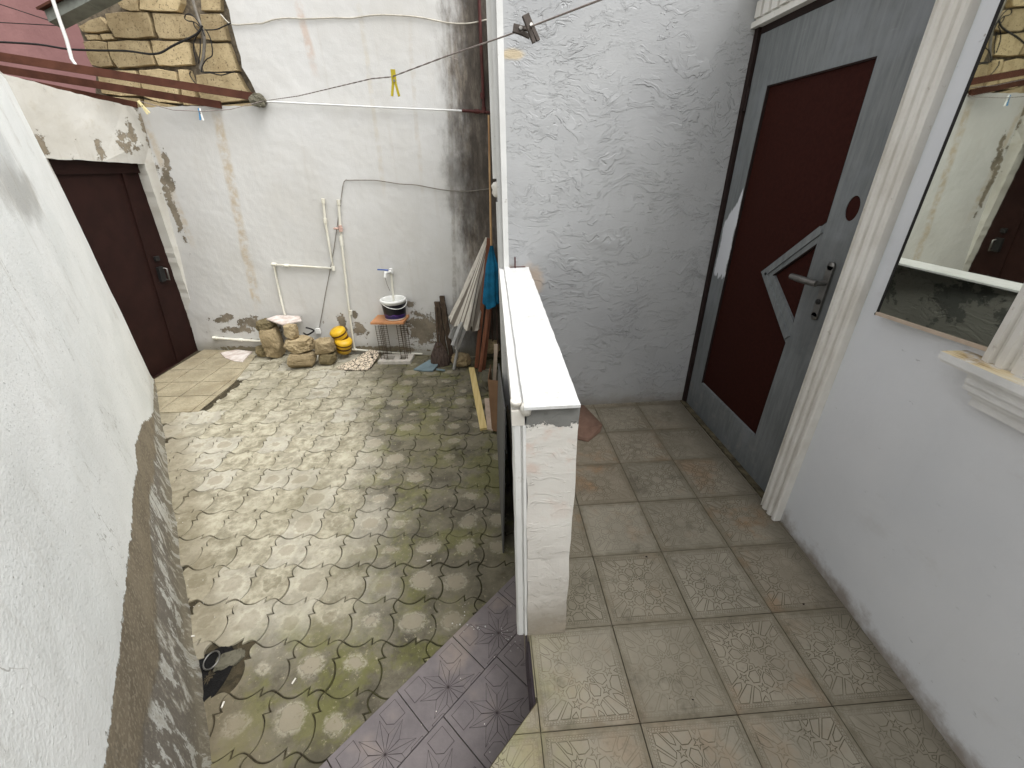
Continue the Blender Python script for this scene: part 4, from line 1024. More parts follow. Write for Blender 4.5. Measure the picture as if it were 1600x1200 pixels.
# parapet
def parapet():
    t = thing('parapet_wall', 'low plastered parapet wall with post-like end beside the porch', 'parapet', (.15, 1.6, 0))
    k = .0175; X = lambda x, y: x+(y-.885)*k
    b = MB()
    ys = [.886+i*(HY-.888-.886+.0)/30 for i in range(31)]
    zs = [ZC-.05]+[0+.949*j/22 for j in range(23)]
    ring = []
    # front face finely cut so that the hand-made edge shows
    V = []; nz_ = len(zs)
    def rough(x, y, z, a=.006): 
        return Vector((x, y, z)) + Vector(mn.noise_vector(Vector((x*7, y*7, z*9)))) * a
    cols = [(X(.083,.886), .886), (.118, .884), (.152, .884), (.187, .884), (X(.218,.886), .886)]
    taper = lambda z: 0.004*(z > .5)
    for z in zs:
        for x, y in cols: V.append(rough(x, y, z, .005 if z > 0 else .0))
        for y in ys[1:]: V.append(rough(X(.218, y), y, z, .003))
        V.append(Vector((X(.083, HY-.003), HY-.003, z)))
    n = len(cols)+len(ys)-1+1
    Fc = [[j*n+i, j*n+(i+1)%n, (j+1)*n+(i+1)%n, (j+1)*n+i] for j in range(nz_-1) for i in range(n)]
    Fc.append([(nz_-1)*n+i for i in range(n)]); b.add(V, Fc)
    b.build('wall_body', M['post'], t, uvf=lambda p: (p.x+p.y, p.z))
    # cap of three slabs
    for (y0, y1) in ((.872, 1.405), (1.4075, 1.905), (1.9075, HY-.003)):
        q = [(X(.076, y0), y0), (X(.217, y0), y0), (X(.217, y1), y1), (X(.076, y1), y1)]
        q = [(p.x, p.y) for p in jag([(x_, y_, 0) for x_, y_ in q], .018, .0011, y0)]; b = MB(); b.bprism(q, .9505, .960, .0015, bottom=True); b.build('cap_slab', M['cap'], t)
    return t
par = parapet()
# mouldings on the courtyard side of the parapet
t = thing('parapet_moulding', 'white framed moulding with rosette on the courtyard side of the parapet', 'moulding', (.06, .9, ZC))
def side_prof(y0, y1):      # profile across the trim seen from the front: X outwards
    return [(.083, y1), (.083, y0), (.0735, y0), (.0715, y0+.006), (.069, y0+.007), (.0665, y0+.014), (.050, y0+.016), (.046, y0+.022), (.046, y0+.05), (.050, y0+.06), (.083, y0+.062)]
profile_col([(.082, .888), (.0735, .885), (.0725, .892), (.069, .894), (.067, .888), (.052, .888), (.047, .893), (.047, .935), (.055, .945), (.082, .945)], .0, .895, 'corner_strip', M['white'], t, seed=9)
b = MB(); k = .0175
for (x0, z0, z1, nm) in ((.048, .905, .948, 0), (.056, .872, .903, 0), (.050, .845, .870, 0)):
    b = MB(); y0, y1 = .90, HY+.04
    b.prism([(x0, y0, z0), (x0+(y1-y0)*k, y1, z0), (x0+(y1-y0)*k, y1, z1), (x0, y0, z1)], (.0775-x0, 0, 0)); b.build('horizontal_fillet', M['white'], t)
b = MB()
c = Vector((.0618, .905, .918)); b.obox(c, (.0165, 0, 0), (0, .018, 0), (0, 0, .022))
b.build('corner_block', M['plinth'], t)
c = onY(806, 626, .90); b = MB(); b.lathe([(.0,.005),(.004,.004),(.006,.001),(.010,.004),(.0135,.002),(.0145,0),(.014,-.012),(.0,-.012)], c, 24, M=Matrix.Rotation(rad(12), 3, 'X')); b.build('rosette', M['plinth'], t)
c = onY(822, 636, .89); b = MB(); b.lathe([(.0,.012),(.010,.010),(.016,.0),(.012,-.02),(.0,-.024)], c, 12); b.build('shell_scroll', M['plinth'], t)
# scrap of steel sticking out where the cap meets the wall
b = MB(); c = Vector((.165, HY-.02, .96)); b.tube([c, c+Vector((0,0,.06))], .004, 6); b.tube([c+Vector((-.03,.004,.004)), c+Vector((.06,.004,.004))], .003, 6); tag(b.build('rebar_stub', M['rustpipe'], org=c), 'short rusty bar end where the white cap meets the house wall', 'metal bar')

# ---------------- mirror, window surround
def onRW(x, y, off=0): return RW.hit(x, y, off)
t = thing('wall_mirror', 'large tinted mirror sheet fixed on the right wall reflecting the courtyard', 'mirror', onRW(1450, 520, .01))
MXX = 1.262; m0 = onX(1372, 488, MXX); md = Vector((0, -1, 0)); MN = Vector((-1, 0, 0))
m1 = m0 + md*.75
tiltb = (onX(1548, 545, MXX)-m0); tiltb = tiltb/abs(tiltb.dot(md))
m1 = m0 + tiltb*.75
mt = lambda s_, z: m0+tiltb*s_+Vector((0,0,z))
top = onX(1568, 0, MXX); ltilt = (top-m0)/ (top.z-m0.z)
P = [m0, m0+tiltb*.75, m0+tiltb*.75+ltilt*1.15, m0+ltilt*1.15]
b = MB(); b.prism(P, (.006, 0, 0)); b.build('glass', M['mirror'], t)
b = MB(); b.bar(m0-tiltb*.003-Vector((0,0,.004)), m1-Vector((0,0,.004)), .010, .009, side=(1,0,0)); b.build('bottom_rail', M['pinkboard'], t)
b = MB(); b.bar(m0-tiltb*.002, m0-tiltb*.002+ltilt*1.15, .008, .0025, side=(1,0,0)); b.build('edge_strip', M['black'], t)
nl = onRW(1366, 489, .0)
b = MB(); a_ = onRW(1382, 490, 0.0); b.tube([a_, a_+RW.n*.028], .0022, 8); b.lathe([(0,.002),(.0045,.002),(.0045,0),(0,0)], a_+RW.n*.028, 10, M=RW.n.to_track_quat('Z','Y').to_matrix()); tag(b.build('nail', M['black'], org=a_), 'black nail sticking out under the mirror corner', 'nail')
t = thing('window_surround', 'white moulded window sill with fluted casing at the right edge', 'window sill', onRW(1560, 560, .03))
# sill: moulded ledge; s along RW.e from the left tip
tip = onX(1475, 553, 1.215); sY = tip.y
def sillpiece(s0, off, z0, z1, nm, mat):
    base = Vector((1.303, 1.317, 0)); d = RW.e
    a = base + d*((base.y-s0)/abs(d.y)); c = a + d*1.2
    b = MB(); q = [a, c, c+RW.n*off, a+RW.n*off]; b.prism([Vector((p.x, p.y, z1)) for p in q][::-1], (0, 0, -(z1-z0))); b.build(nm, mat, t)
sillpiece(sY, .072, 1.002, 1.022, 'sill_board', M['sill'])
sillpiece(sY-.004, .066, .994, 1.000, 'sill_fillet', M['sill'])
sillpiece(sY-.07, .050, .965, .992, 'cove', M['sill'])
sillpiece(sY-.068, .044, .945, .9635, 'cove', M['sill'])
sillpiece(sY-.078, .034, .932, .9435, 'bed_mould', M['sill'])
sillpiece(sY-.085, .024, .905, .930, 'bed_mould', M['sill'])
cy = onRW(1550, 548, .012).y
def case_prof():
    base = Vector((1.303, 1.317)); d = RW.e.xy; n = RW.n.xy; a = base+d*((base.y-cy)/abs(d.y))
    pr_ = [(0,0),(0,.026),(.018,.030),(.022,.018),(.032,.016),(.036,.030),(.052,.032),(.058,.018),(.070,.016),(.074,.030),(.10,.032),(.10,0)]
    return [tuple(a+d*u+n*(v+.0)) for u, v in pr_]
profile_col(case_prof(), 1.0225, 2.40, 'casing', M['plinth'], t, seed=2, lean=(.0, .0))

# ================================================================== things in the yard
def rock(name, c, size, seed, mat, label, rz=0, boxy=.6, amp=.16, cat='stone', group=None, cut=None, nsub=4):
    """irregular lump: a subdivided cube pushed between box and ball, with chipped noise"""
    bm = bmesh.new(); bmesh.ops.create_cube(bm, size=2); bmesh.ops.subdivide_edges(bm, edges=bm.edges[:], cuts=10, use_grid_fill=True)
    for v in bm.verts:
        p = v.co.copy(); s_ = p.normalized(); q = p.lerp(s_*1.15, 1-boxy)
        nn = mn.noise(q*1.3+Vector((seed*7.1, 0, 0)))*amp + mn.noise(q*3.5+Vector((0, seed*3.3, 0)))*amp*.5 + mn.noise(q*8+Vector((0, 0, seed)))*amp*.35 + abs(mn.noise(q*2.2+Vector((seed, 5, 0))))*-amp*.7
        v.co = q*(1+nn)
    rc_ = random.Random(seed*13)
    for _ in range(9):
        n_ = Vector((rc_.gauss(0,1), rc_.gauss(0,1), rc_.gauss(0,.8))).normalized(); dd_ = rc_.uniform(.93, 1.14)
        for v in bm.verts:
            k_ = v.co.dot(n_)-dd_
            if k_ > 0: v.co -= n_*k_*.92
    for v in bm.verts: v.co += v.co.normalized()*(mn.noise(v.co*9+Vector((seed, 0, 0)))*.05+mn.noise(v.co*4+Vector((seed, 3, 0)))*.05)
    R_ = Matrix.Rotation(rz, 3, 'Z')
    for v in bm.verts:
        co = v.co; v.co = R_ @ Vector((co.x*size[0]/2, co.y*size[1]/2, co.z*size[2]/2))
    mz = min(v.co.z for v in bm.verts)
    me = bpy.data.meshes.new(name); 
    for v in bm.verts: v.co.z -= mz
    bm.to_mesh(me); bm.free()
    me.materials.append(mat); o = bpy.data.objects.new(name, me); COL.objects.link(o); o.location = c
    return tag(o, label, cat, group)
def base(x, y, z=ZC): return onZ(x, y, z)
G1 = 'stones heaped by the water pipe'
rock('rubble_stone', base(476, 573), (.27, .18, .165), 1, M['rock'], 'squared sawn stone at the bottom front of the heap by the pipes', .1, .8, .07, group=G1)
rock('rubble_stone', base(514, 569)+Vector((0, .02, 0)), (.175, .17, .13), 2, M['rock_green'], 'lower right stone of the heap, below the chipped buff one', .1, .75, .1, group=G1)
rock('rubble_stone', base(434, 558)+Vector((0, 0, 0)), (.20, .18, .33), 3, M['rock'], 'tall buff stone standing at the left of the heap', .2, .7, .16, group=G1)
rock('rubble_stone', base(411, 558)+Vector((0, .04, 0)), (.14, .14, .11), 4, M['rock_green'], 'small stone on the ground at the far left of the heap', .5, .6, .14, group=G1)
rock('rubble_stone', base(476, 573)+Vector((-.02, .03, .155)), (.29, .18, .155), 5, M['rock'], 'wide chipped buff stone in the middle of the heap', -.06, .72, .16, group=G1)
rock('rubble_stone', base(514, 569)+Vector((-.01, .02, .125)), (.20, .17, .16), 6, M['rock'], 'chipped buff block on top at the right of the heap', .1, .72, .16, group=G1)
rock('rubble_stone', base(430, 558)+Vector((.0, .02, .31)), (.19, .15, .13), 7, M['rock_green'], 'rounded olive stone lying on the tall one under the white slab', .5, .4, .16, group=G1)
rock('rubble_stone', base(476, 573)+Vector((-.06, .05, .30)), (.13, .12, .16), 8, M['rock'], 'upright buff stone on top of the heap holding the slab', .3, .6, .16, group=G1)
# thin white slabs
b = MB(); c = base(455, 560)+Vector((0, .06, .455)); e = BW.e
P = [c+e*-.18+Vector((0,-.02,.0)), c+e*.05+Vector((0,-.13,-.02)), c+e*.24+Vector((0,-.04,-.005)), c+e*.16+Vector((0,.10,.0)), c+e*-.10+Vector((0,.09,.01))]
b.prism(P[::-1], (0,0,-.012)); tag(b.build('broken_slab', M['slab'], org=c), 'thin white slab lying on top of the stone heap', 'slab')
b = MB(); P = [base(x, y, ZC+.014) for x, y in [(344, 551), (352, 559), (366, 564), (379, 565), (394, 549), (370, 546)]]; b.prism(P[::-1] if False else P, (0,0,-.012)); tag(b.build('broken_slab', M['slab'], org=base(368, 556)), 'cut piece of pinkish white slab on the tiles near the gate corner', 'slab')
# pipes on the back wall
def bwp(x, y, off=.02): return BW.hit(x, y, off)
def pipe(pts, r, mat, label, name='water_pipe', off=.022, fit=(), cat='pipe'):
    P = [bwp(x, y, off) for x, y in pts]
    t = thing(name, label, cat, P[-1])
    b = MB(); b.tube(P, r, 10); b.build('tube', mat, t)
    for i in fit:
        if isinstance(i, int): c = P[i]; d = ((P[i]-P[i-1]) if i else (P[1]-P[0])).normalized()
        else:
            c = bwp(*i[:2], off); d = min(((P[k+1]-P[k]).normalized() for k in range(len(P)-1)), key=lambda q: 0) if len(P) == 2 else (P[i[2]+1]-P[i[2]]).normalized()
        b = MB(); b.tube([c-d*.022, c+d*.022], r*1.45, 10); b.build('fitting', mat, t)
    return t
pipe([(505, 314), (508, 345), (514, 380), (521, 419), (470, 416), (428, 413), (436, 455), (445, 492)], .012, M['pvc'], 'cream plastic pipe stepping down the wall to the stone heap', fit=(0, 1, 3, 5, (448, 415, 4)))
tp = pipe([(529, 316), (531, 345), (534, 380), (545, 480), (554, 546)], .012, M['pvc'], 'long upright cream plastic pipe behind the yellow tubs', fit=(0, 2, (533, 373, 1), (548, 488, 3)))
b = MB(); v0 = bwp(532, 357, .03); b.tube([v0+BW.e*-.07, v0+BW.e*.02], .010, 8); b.tube([v0+Vector((0,0,-.03)), v0+Vector((0,0,.03))], .018, 10); b.build('stop_valve', simple('pink_brass_valve', sc(206, 172, 158), .5), tp)
pipe([(554, 546), (585, 549), (625, 552), (660, 553)], .011, M['pvc'], 'low cream pipe running along the wall foot behind the rack', fit=(0,))
pipe([(336, 528), (375, 531), (418, 534)], .014, M['pvc'], 'short cream pipe low on the wall beside the gate corner', fit=(0, (376, 531, 0)))
# tap
t = thing('garden_tap', 'white tap with blue lever above the bucket', 'tap', bwp(612, 428, .03))
b = MB(); b.tube([bwp(611, 424, .02), bwp(615, 470, .02), bwp(619, 500, .02)], .012, 10); b.build('riser_pipe', M['pvc'], t)
b = MB(); a_ = bwp(611, 424, .03); b.tube([a_+BW.n*-.03, a_+BW.n*.02, a_+BW.n*.05-BW.e*.04, a_+BW.n*.06-BW.e*.05-Vector((0,0,.05))], .015, 10); b.tube([a_+Vector((0,0,-.02)), a_+Vector((0,0,.03))], .02, 10); b.build('tap_body', M['bucket'], t)
b = MB(); b.bar(a_+BW.n*.04-BW.e*.01+Vector((0,0,.022)), a_+BW.n*.05-BW.e*.12+Vector((0,0,.03)), .022, .008); b.build('lever', M['blue'], t)
b = MB(); c = a_+BW.n*.06-BW.e*.05-Vector((0,0,.05)); b.tube([c, c+BW.e*.01-Vector((0,0,.07)), c+BW.e*.03-Vector((0,0,.14))], .0035, 6); b.build('thin_hose', M['greycable'], t)
# iron pipes near the house corner
t = pipe([(748, -20), (751, 60), (754, 120), (756, 172)], .013, M['rustpipe'], 'dark red iron pipe coming down the mouldy corner', 'iron_pipe', off=.03, fit=(3, (754, 150, 2)))
pipe([(402, 158), (500, 163), (620, 169), (722, 173)], .007, M['white'], 'flaking white painted pipe running level across the back wall', 'iron_pipe', off=.03)
pipe([(722, 173), (745, 174), (772, 176)], .012, M['rustpipe'], 'bare dark end of the level pipe at the corner', 'iron_pipe', off=.03, fit=(1,))
# cables
def cable(pts, r, mat, label, f, name='cable', cat='cable', off=.012, seed=0, wob=.004):
    P = []
    for i in range(len(pts)-1):
        for k in range(4):
            a, c = pts[i], pts[i+1]; s_ = k/4; P.append((a[0]+(c[0]-a[0])*s_, a[1]+(c[1]-a[1])*s_))
    P.append(pts[-1]); Q = [f(x, y, off) for x, y in P]
    Q = [q+Vector(mn.noise_vector(q*9+Vector((seed,0,0))))*wob for q in Q]
    for _ in range(2): Q = [Q[0]]+[(Q[i-1]+Q[i]*2+Q[i+1])/4 for i in range(1, len(Q)-1)]+[Q[-1]]
    b = MB(); b.tube(Q, r, 6); return tag(b.build(name, mat, org=Q[0]), label, cat)
cable([(345, 22), (360, 40), (400, 37), (408, 37), (425, 31), (450, 28), (480, 30), (520, 27), (545, 29), (580, 24), (600, 23), (640, 25), (670, 29), (700, 37), (735, 37), (765, 30)], .005, M['whitecable'], 'dirty white cable sagging across the upper plaster', bwp)
cable([(540, 282), (585, 281), (625, 288), (650, 288), (690, 297), (730, 300), (772, 294)], .004, M['greycable'], 'thin grey cable running right to the house corner', bwp)
cable([(541, 281), (536, 285), (533, 312), (528, 345), (520, 400), (512, 440), (505, 480), (499, 512)], .0035, M['greycable'], 'thin grey cord hanging down between the two cream pipes', bwp)
b = MB(); c = bwp(497, 517, .03); b.obox(c, BW.e*.025, BW.n*.015, (0,0,.028)); tag(b.build('cable_plug', M['bucket'], org=c), 'small white plug on the end of the hanging cord', 'plug')
cable([(478, 512), (486, 514), (492, 517), (480, 524), (474, 520)], .009, M['black'], 'black cable end behind the stone heap', bwp, off=.07)
SW = -.03
cable([(-40, 62), (0, 66), (60, 69), (110, 78), (160, 79), (200, 79), (232, 85), (252, 83), (272, 70), (300, 58), (311, 50), (316, 40)], .008, M['black'], 'thick black cable sagging from the left edge to the wire bundle', bwp, off=.06)
cable([(299, -10), (304, 10), (310, 30), (318, 50), (320, 64), (318, 90), (313, 108)], .012, M['greycable'], 'grey conduit strip standing in the joint of the stone wall', bwp, off=.0, wob=.0)
loops = [[(318, 48), (308, 30), (298, 21), (290, 23), (288, 30), (295, 34), (304, 34), (314, 42), (320, 56)], [(322, 46), (330, 62), (333, 78), (332, 88), (322, 94), (316, 104), (315, 112)], [(303, 34), (304, 42), (312, 50), (306, 56), (303, 66), (303, 80), (307, 98)], [(320, 47), (340, 47), (350, 40), (360, 36)],
         [(298, 112), (296, 118), (304, 130), (318, 140), (334, 148)], [(314, 112), (330, 114), (345, 118), (360, 114), (366, 112)], [(312, 60), (313, 80), (310, 100)], [(320, 113), (340, 113), (368, 112)]]
for k, l in enumerate(loops): cable(l, .0045, M['black'], ['black wire curled in a loop at the top of the wire bundle', 'black wire kinked down the right side of the bundle', 'black wire looping down the left side of the bundle', 'short black wire joining the bundle to the white cable', 'black wire curving down to the beam end', 'black wire wandering right along the low stone', 'straight thin wire in the middle of the bundle', 'black wire lying in the joint above the low stone'][k], bwp, off=.03, seed=k, wob=.008)
# overhead wires against the pink building
for k, (a_, c_) in enumerate([((-20, 0), (95, 38)), ((-20, 34), (90, 40))]):
    b = MB(); b.tube([onY(*a_, 5.6), onY(*c_, 5.6)], .004, 5); tag(b.build('overhead_wire', M['black'], org=onY(*c_, 5.6)), ['upper thin wire crossing the pink wall to the gutter', 'lower thin wire crossing the pink wall to the gutter'][k], 'wire')
# conduit and gutter
gp_ = [BW.hit(x, y, .32) for x, y in [(78, -14), (92, 28), (104, 62), (112, 92)]]
b = MB(); b.tube(gp_+[BW.hit(120, 104, .32), BW.hit(150, 112, .32)], .013, 8); tag(b.build('conduit_pipe', M['white'], org=gp_[-1]), 'flaking white pipe leaning in front of the pink wall', 'pipe')
def gutter():
    a_, c_ = BW.hit(96, 34, .10), BW.hit(225, -32, .10); d = (c_-a_).normalized(); u = d.cross(BW.n).normalized(); u = u if u.z > 0 else -u
    t = thing('roof_gutter', 'green-grey folded metal gutter at the top left of the stone wall', 'gutter', a_)
    prof = [(-.0, .05), (.10, .05), (.12, -.03), (.02, -.06)]
    b = MB(); P = [a_+BW.n*x+u*z for x, z in prof]; b.prism(P, (c_-a_)); b.build('trough', M['gutter'], t)
    b = MB(); P = [a_-d*.02+BW.n*x+u*z for x, z in [(-.02, .056), (.12, .056), (.14, .05), (.14, .066), (-.02, .066)]]; b.prism(P, (c_-a_)); b.build('rim', M['beam'], t)
    for s_ in (.45,):
        b = MB(); P = [a_+(c_-a_)*s_+BW.n*(x*1.04)+u*(z*1.04) for x, z in prof]; b.prism(P, d*.012); b.build('strap', M['gutter'], t)
gutter()
# beams
EB_ = BW.hit(404, 158, .03)
def beam(p0, p1, hgt, wd, label, z0=None, zl=2.34):
    A_ = BW.hit(*p0, .02); B_ = onZ(*p1, zl)
    b = MB(); b.bar(A_, B_, wd, hgt); return tag(b.build('steel_beam', M['beam'], org=A_), label, 'beam', 'rusty beams over the gate corner')
beam((408, 153), (-60, 79), .058, .03, 'upper rusty brown beam crossing in front of the stone wall')
beam((345, 164), (-60, 98), .058, .03, 'middle rusty brown beam just under the upper one')
b_ = beam((214, 164), (-60, 109), .05, .03, 'lower rusty brown beam lying along the gate wall top', zl=2.26)
b = MB(); c = BW.hit(404, 160, .05); b.obox(c, BW.e*.05, BW.n*.05, (0,0,.03)); 
rb = rock('bracket_lump', c-Vector((0,0,.04)), (.12, .10, .10), 21, M['rock_grey'], 'crumbled mortar lump under the beam end', 0, .6, .2, 'mortar')
# clothes line and pegs
L0 = BW.hit(410, 158, .08); LB = ray(615, 122); 
def online(px, py, dist): d = ray(px, py); return CAM+d.normalized()*dist
lpts = [(410,159,None), (466,150,3.62), (580,123,2.50), (612,120,2.28), (697,88,1.86), (790,56,1.55), (828,42,1.45), (945,-3,1.2), (1010,-30,1.09)]
P = [L0]+[online(x, y, d) for x, y, d in lpts[1:]]
dl = P[-1]-P[-3]; P.append(P[-1]+dl*((1.30-P[-1].x)/dl.x))
def twist(P, r, n=10):
    b = MB(); Q = []
    for i in range(len(P)-1):
        k = max(2, int((P[i+1]-P[i]).length/.03))
        for j in range(k): Q.append(P[i].lerp(P[i+1], j/k))
    Q.append(P[-1])
    for ph in (0, math.pi):
        b.tube([q+Vector((0, math.cos(i*1.3+ph), math.sin(i*1.3+ph)))*r*.8 for i, q in enumerate(Q)], r, 5)
    return b
t = thing('clothes_line', 'thin clothes line rising from the beam end to the upper right', 'clothes line', L0)
twist(P[:5], .0017).build('twisted_cord', M['line'], t)
b = MB(); b.tube(P[4:], .0021, 6); b.build('smooth_cord', M['line'], t)
b = MB(); b.tube([P[4]+Vector((.05,0,.012)), P[4], P[4]+Vector((.04,0,-.01))], .0016, 5); b.build('knot_end', M['line'], t)
# second line towards the left pegs
LL = [L0, BW.hit(360, 171, .25), BW.hit(318, 174, .4), BW.hit(270, 172, .45), BW.hit(218, 158, .5)]
b = MB(); b.tube(LL, .003, 5); tag(b.build('clothes_line', M['line'], org=L0), 'pale cord from the beam end left to the gate corner', 'clothes line')
def peg(c, up, side, mat, label, L=.066, opn=.12, mat2=None):
    up = Vector(up).normalized(); side = Vector(side); side = (side-up*side.dot(up)).normalized(); n = up.cross(side)
    t = thing('clothes_peg', label, 'clothes peg', c, 'pegs on the clothes line')
    for sg in (-1, 1):
        b = MB(); a0 = c+up*L*.42+side*sg*.0045; a1 = c-up*L*.1+side*sg*.0055; a2 = c-up*L*.58+side*sg*(.005+opn*L*.9)
        b.bar(a0, a1, .0075 if True else 0, .010, side=side); b.bar(a1, a2, .007, .010, side=side)
        b.build('leg', mat if sg < 0 or mat2 is None else mat2, t)
    b = MB(); b.tube([c-n*.007+side*.002, c+n*.007+side*.002], .005, 8); b.build('spring', M['greymetal'], t)
peg(online(615, 121, 2.27)+Vector((0,0,-.012)), (.03, 0, 1), (1, 0, 0), M['peg_yellow'], 'olive yellow peg hanging on the middle of the line', .095)
peg(online(828, 41, 1.45), (-.45, .1, .9), (1, .3, 0), M['peg_wood'], 'grey wooden peg clipped steeply across the line', .064, .03)
peg(online(813, 47, 1.47), (-.95, .0, .22), (0, .3, 1), M['peg_wood'], 'grey wooden peg lying along the line beside the steep one', .048, .10)
peg(BW.hit(313, 177, .4), (.1, 0, 1), (1, 0, 0), M['peg_blue'], 'blue and white peg under the beam', .085, .10, M['bucket'])
peg(BW.hit(223, 166, .5), (-.45, 0, .9), (1, 0, .2), M['peg_cream'], 'cream peg at the top corner of the gate wall', .10, .06)

# yellow tubs
t = thing('yellow_tub', 'pair of squashed yellow plastic tubs with brown bands beside the stones', 'tub', base(540, 556))
for k, (px, py, an, r, off) in enumerate([(537, 538, 14, .092, .14), (531, 524, -12, .086, .12)]):
    c = BW.hit(px, py, off); Mx = Matrix.Rotation(rad(an), 3, 'Y') @ Matrix.Rotation(rad(14), 3, 'X'); h = .085 if k == 0 else .10
    for nm, pr_, mt_ in (('tub', [(0,-h),(r*.86,-h),(r*.92,-h*.45)], M['yellow']), ('band', [(r*.925,-h*.45),(r*.95,-h*.15)], M['brownband']), ('wall', [(r*.95,-h*.15),(r*.99,h*.22)], M['yellow']), ('band', [(r*1.0,h*.22),(r*1.0,h*.40)], M['brownband']), ('lid', [(r*1.0,h*.40),(r*1.02,h*.60),(r*.8,h*.82),(0,h*.9)], M['yellow'])):
        b = MB(); b.lathe(pr_, c, 24, M=Mx); b.build(nm, mt_, t)
# patterned mat
b = MB(); pts = [(525, 574), (533, 577), (549, 578), (563, 578), (577, 577), (586, 563), (592, 553), (590, 548), (578, 546), (569, 551), (556, 560), (540, 567)]
P = []
for x, y in pts:
    h = max(0, (570-y))*.0045; q = onZ(x, y, ZC+.012+h); P.append(q)
cen = sum(P, Vector())/len(P)
b.add(P+[cen]+[p-Vector((0,0,.008)) for p in P], [[i, (i+1)%len(P), len(P)] for i in range(len(P))]+[[i, len(P)+1+i, len(P)+1+(i+1)%len(P), (i+1)%len(P)] for i in range(len(P))])
tag(b.build('patterned_mat', M['mat'], org=base(560, 577)), 'cream mat with black scrollwork crumpled on the pavers in front of the pipe', 'mat')
# rack, board, bucket
t = thing('wire_rack', 'rusty wire rack carrying a wooden board above a foam tray', 'rack', base(619, 568))
rc0 = base(617, 566)+Vector((0,0,.03)); ex, ey = Vector((1,-.1,0)).normalized(), Vector((.1,1,0)).normalized()
for sx in (-1, 1):
    for sy in (-1, 1):
        for m in (-.035, 0, .035) if sx*sy else (0,):
            p = rc0+ex*(sx*.115+m)+ey*(sy*.07+.08); b = MB(); b.tube([p+ex*rp.uniform(-.01,.01), p+Vector((0,0,.40))], .0032, 5); b.build('upright_wire', M['wire'], t)
        b = MB()
        for z in [.02+.024*k for k in range(16)]:
            p = rc0+ex*(sx*.115)+ey*(sy*.07+.08)+Vector((0,0,z)); b.tube([p-ex*.04, p+ex*.04], .0022, 4)
        b.build('cross_wires', M['wire'], t)
bt = thing('board', 'square varnished board laid on the wire rack', 'board', rc0+ey*.08+Vector((0,0,.43)))
b = MB(); c = rc0+ey*.08+Vector((0,0,.437)); b.obox(c, ex*.175, ey*.125, (0,0,.011)); b.build('board_top', M['boardtop'], bt)
bz = c.z+.012
t = thing('bucket', 'white plastic bucket with purple and black wrap standing on the board', 'bucket', Vector((c.x, c.y, bz)))
cb = Vector((c.x+.06, c.y+.0, bz)); b = MB()
b.lathe([(0,.002),(.102,.002),(.108,.012),(.124,.185),(.129,.187),(.134,.193),(.134,.212),(.125,.216),(.118,.212),(.116,.19),(.10,.02),(0,.015)], cb, 36); b.build('bucket_body', M['bucket'], t)
b = MB(); b.lathe([(.1100,.022),(.1240,.172)], cb, 36); o = b.build('label_wrap', M['label'], t)
b = MB(); b.tube([cb+Vector((.137*math.cos(a), .137*math.sin(a), .185-.05*math.sin((a+rad(130))/rad(150)*math.pi) if True else 0)) for a in [rad(-130+10*k) for k in range(16)]], .004, 6); b.build('handle', M['bucket'], t)
ft = MB(); c = base(618, 568)+Vector((0,.08,.0)); 
def slabhole(c, W, D, z0, z1, holes):
    b = MB(); xs = [-W, -W*.62, -W*.12, W*.25, W*.62, W]; 
    b.obox(c+Vector((0,0,(z0+z1)/2))-ey*D*.75, ex*W, ey*D*.25, (0,0,(z1-z0)/2)); b.obox(c+Vector((0,0,(z0+z1)/2))+ey*D*.75, ex*W, ey*D*.25, (0,0,(z1-z0)/2))
    for a, e_ in ((xs[0], xs[1]), (xs[2], xs[3]), (xs[4], xs[5])): b.obox(c+ex*(a+e_)/2+Vector((0,0,(z0+z1)/2)), ex*(e_-a)/2, ey*(D*.5-.0005), (0,0,(z1-z0)/2))
    return b
tag(slabhole(c, .18, .10, .0, .035, 0).build('foam_tray', M['foam'], org=c), 'dirty white foam tray with two openings under the wire rack', 'tray')
# broom, old timbers
def broom():
    b0 = base(688, 574); t = thing('besom_broom', 'dark worn broom head standing on its bristles by the wall', 'broom', b0)
    c = b0+Vector((0,.05,0)); b = MB(); n = 28; prof = [(.075,.0),(.085,.05),(.078,.12),(.05,.20),(.022,.27)]
    V = []; 
    for r, z in prof:
        for k in range(n): a = 2*math.pi*k/n; rr = r*(1+.12*(k%2)); V.append(c+Vector((rr*math.cos(a)*1.1, rr*math.sin(a)*.55, z)))
    b.add(V, [[i*n+k, i*n+(k+1)%n, (i+1)*n+(k+1)%n, (i+1)*n+k] for i in range(4) for k in range(n)]+[list(range(n))]); b.build('bristles', M['bristle'], t)
    b = MB(); b.tube([c+Vector((0,0,.25)), BW.hit(681, 480, .10)], .013, 8); b.build('stick', M['oldwood'], t)
    b = MB(); b.lathe([(.03,.22),(.032,.24)], c, 14); b.build('binding', M['wire'], t)
broom()
for k, (tp_, bp2, wd, hg, lb) in enumerate([((690, 463), (706, 562), .05, .03, 'taller old dark timber leaning behind the broom'), ((682, 472), (697, 560), .055, .025, 'shorter split dark timber beside the taller one'), ((686, 475), (690, 560), .03, .02, 'thin dark lath between the broom and the timbers')]):
    a_ = BW.hit(*tp_, .05); c_ = BW.hit(*bp2, .22); c_.z = ZC+.01
    b = MB(); b.prism(jag([a_-BW.e*wd/2, a_+BW.e*wd/2, c_+BW.e*wd/2, c_-BW.e*wd/2], .06, .006, k), -BW.n*hg); tag(b.build('old_timber', M['oldwood'], org=c_), lb, 'timber')
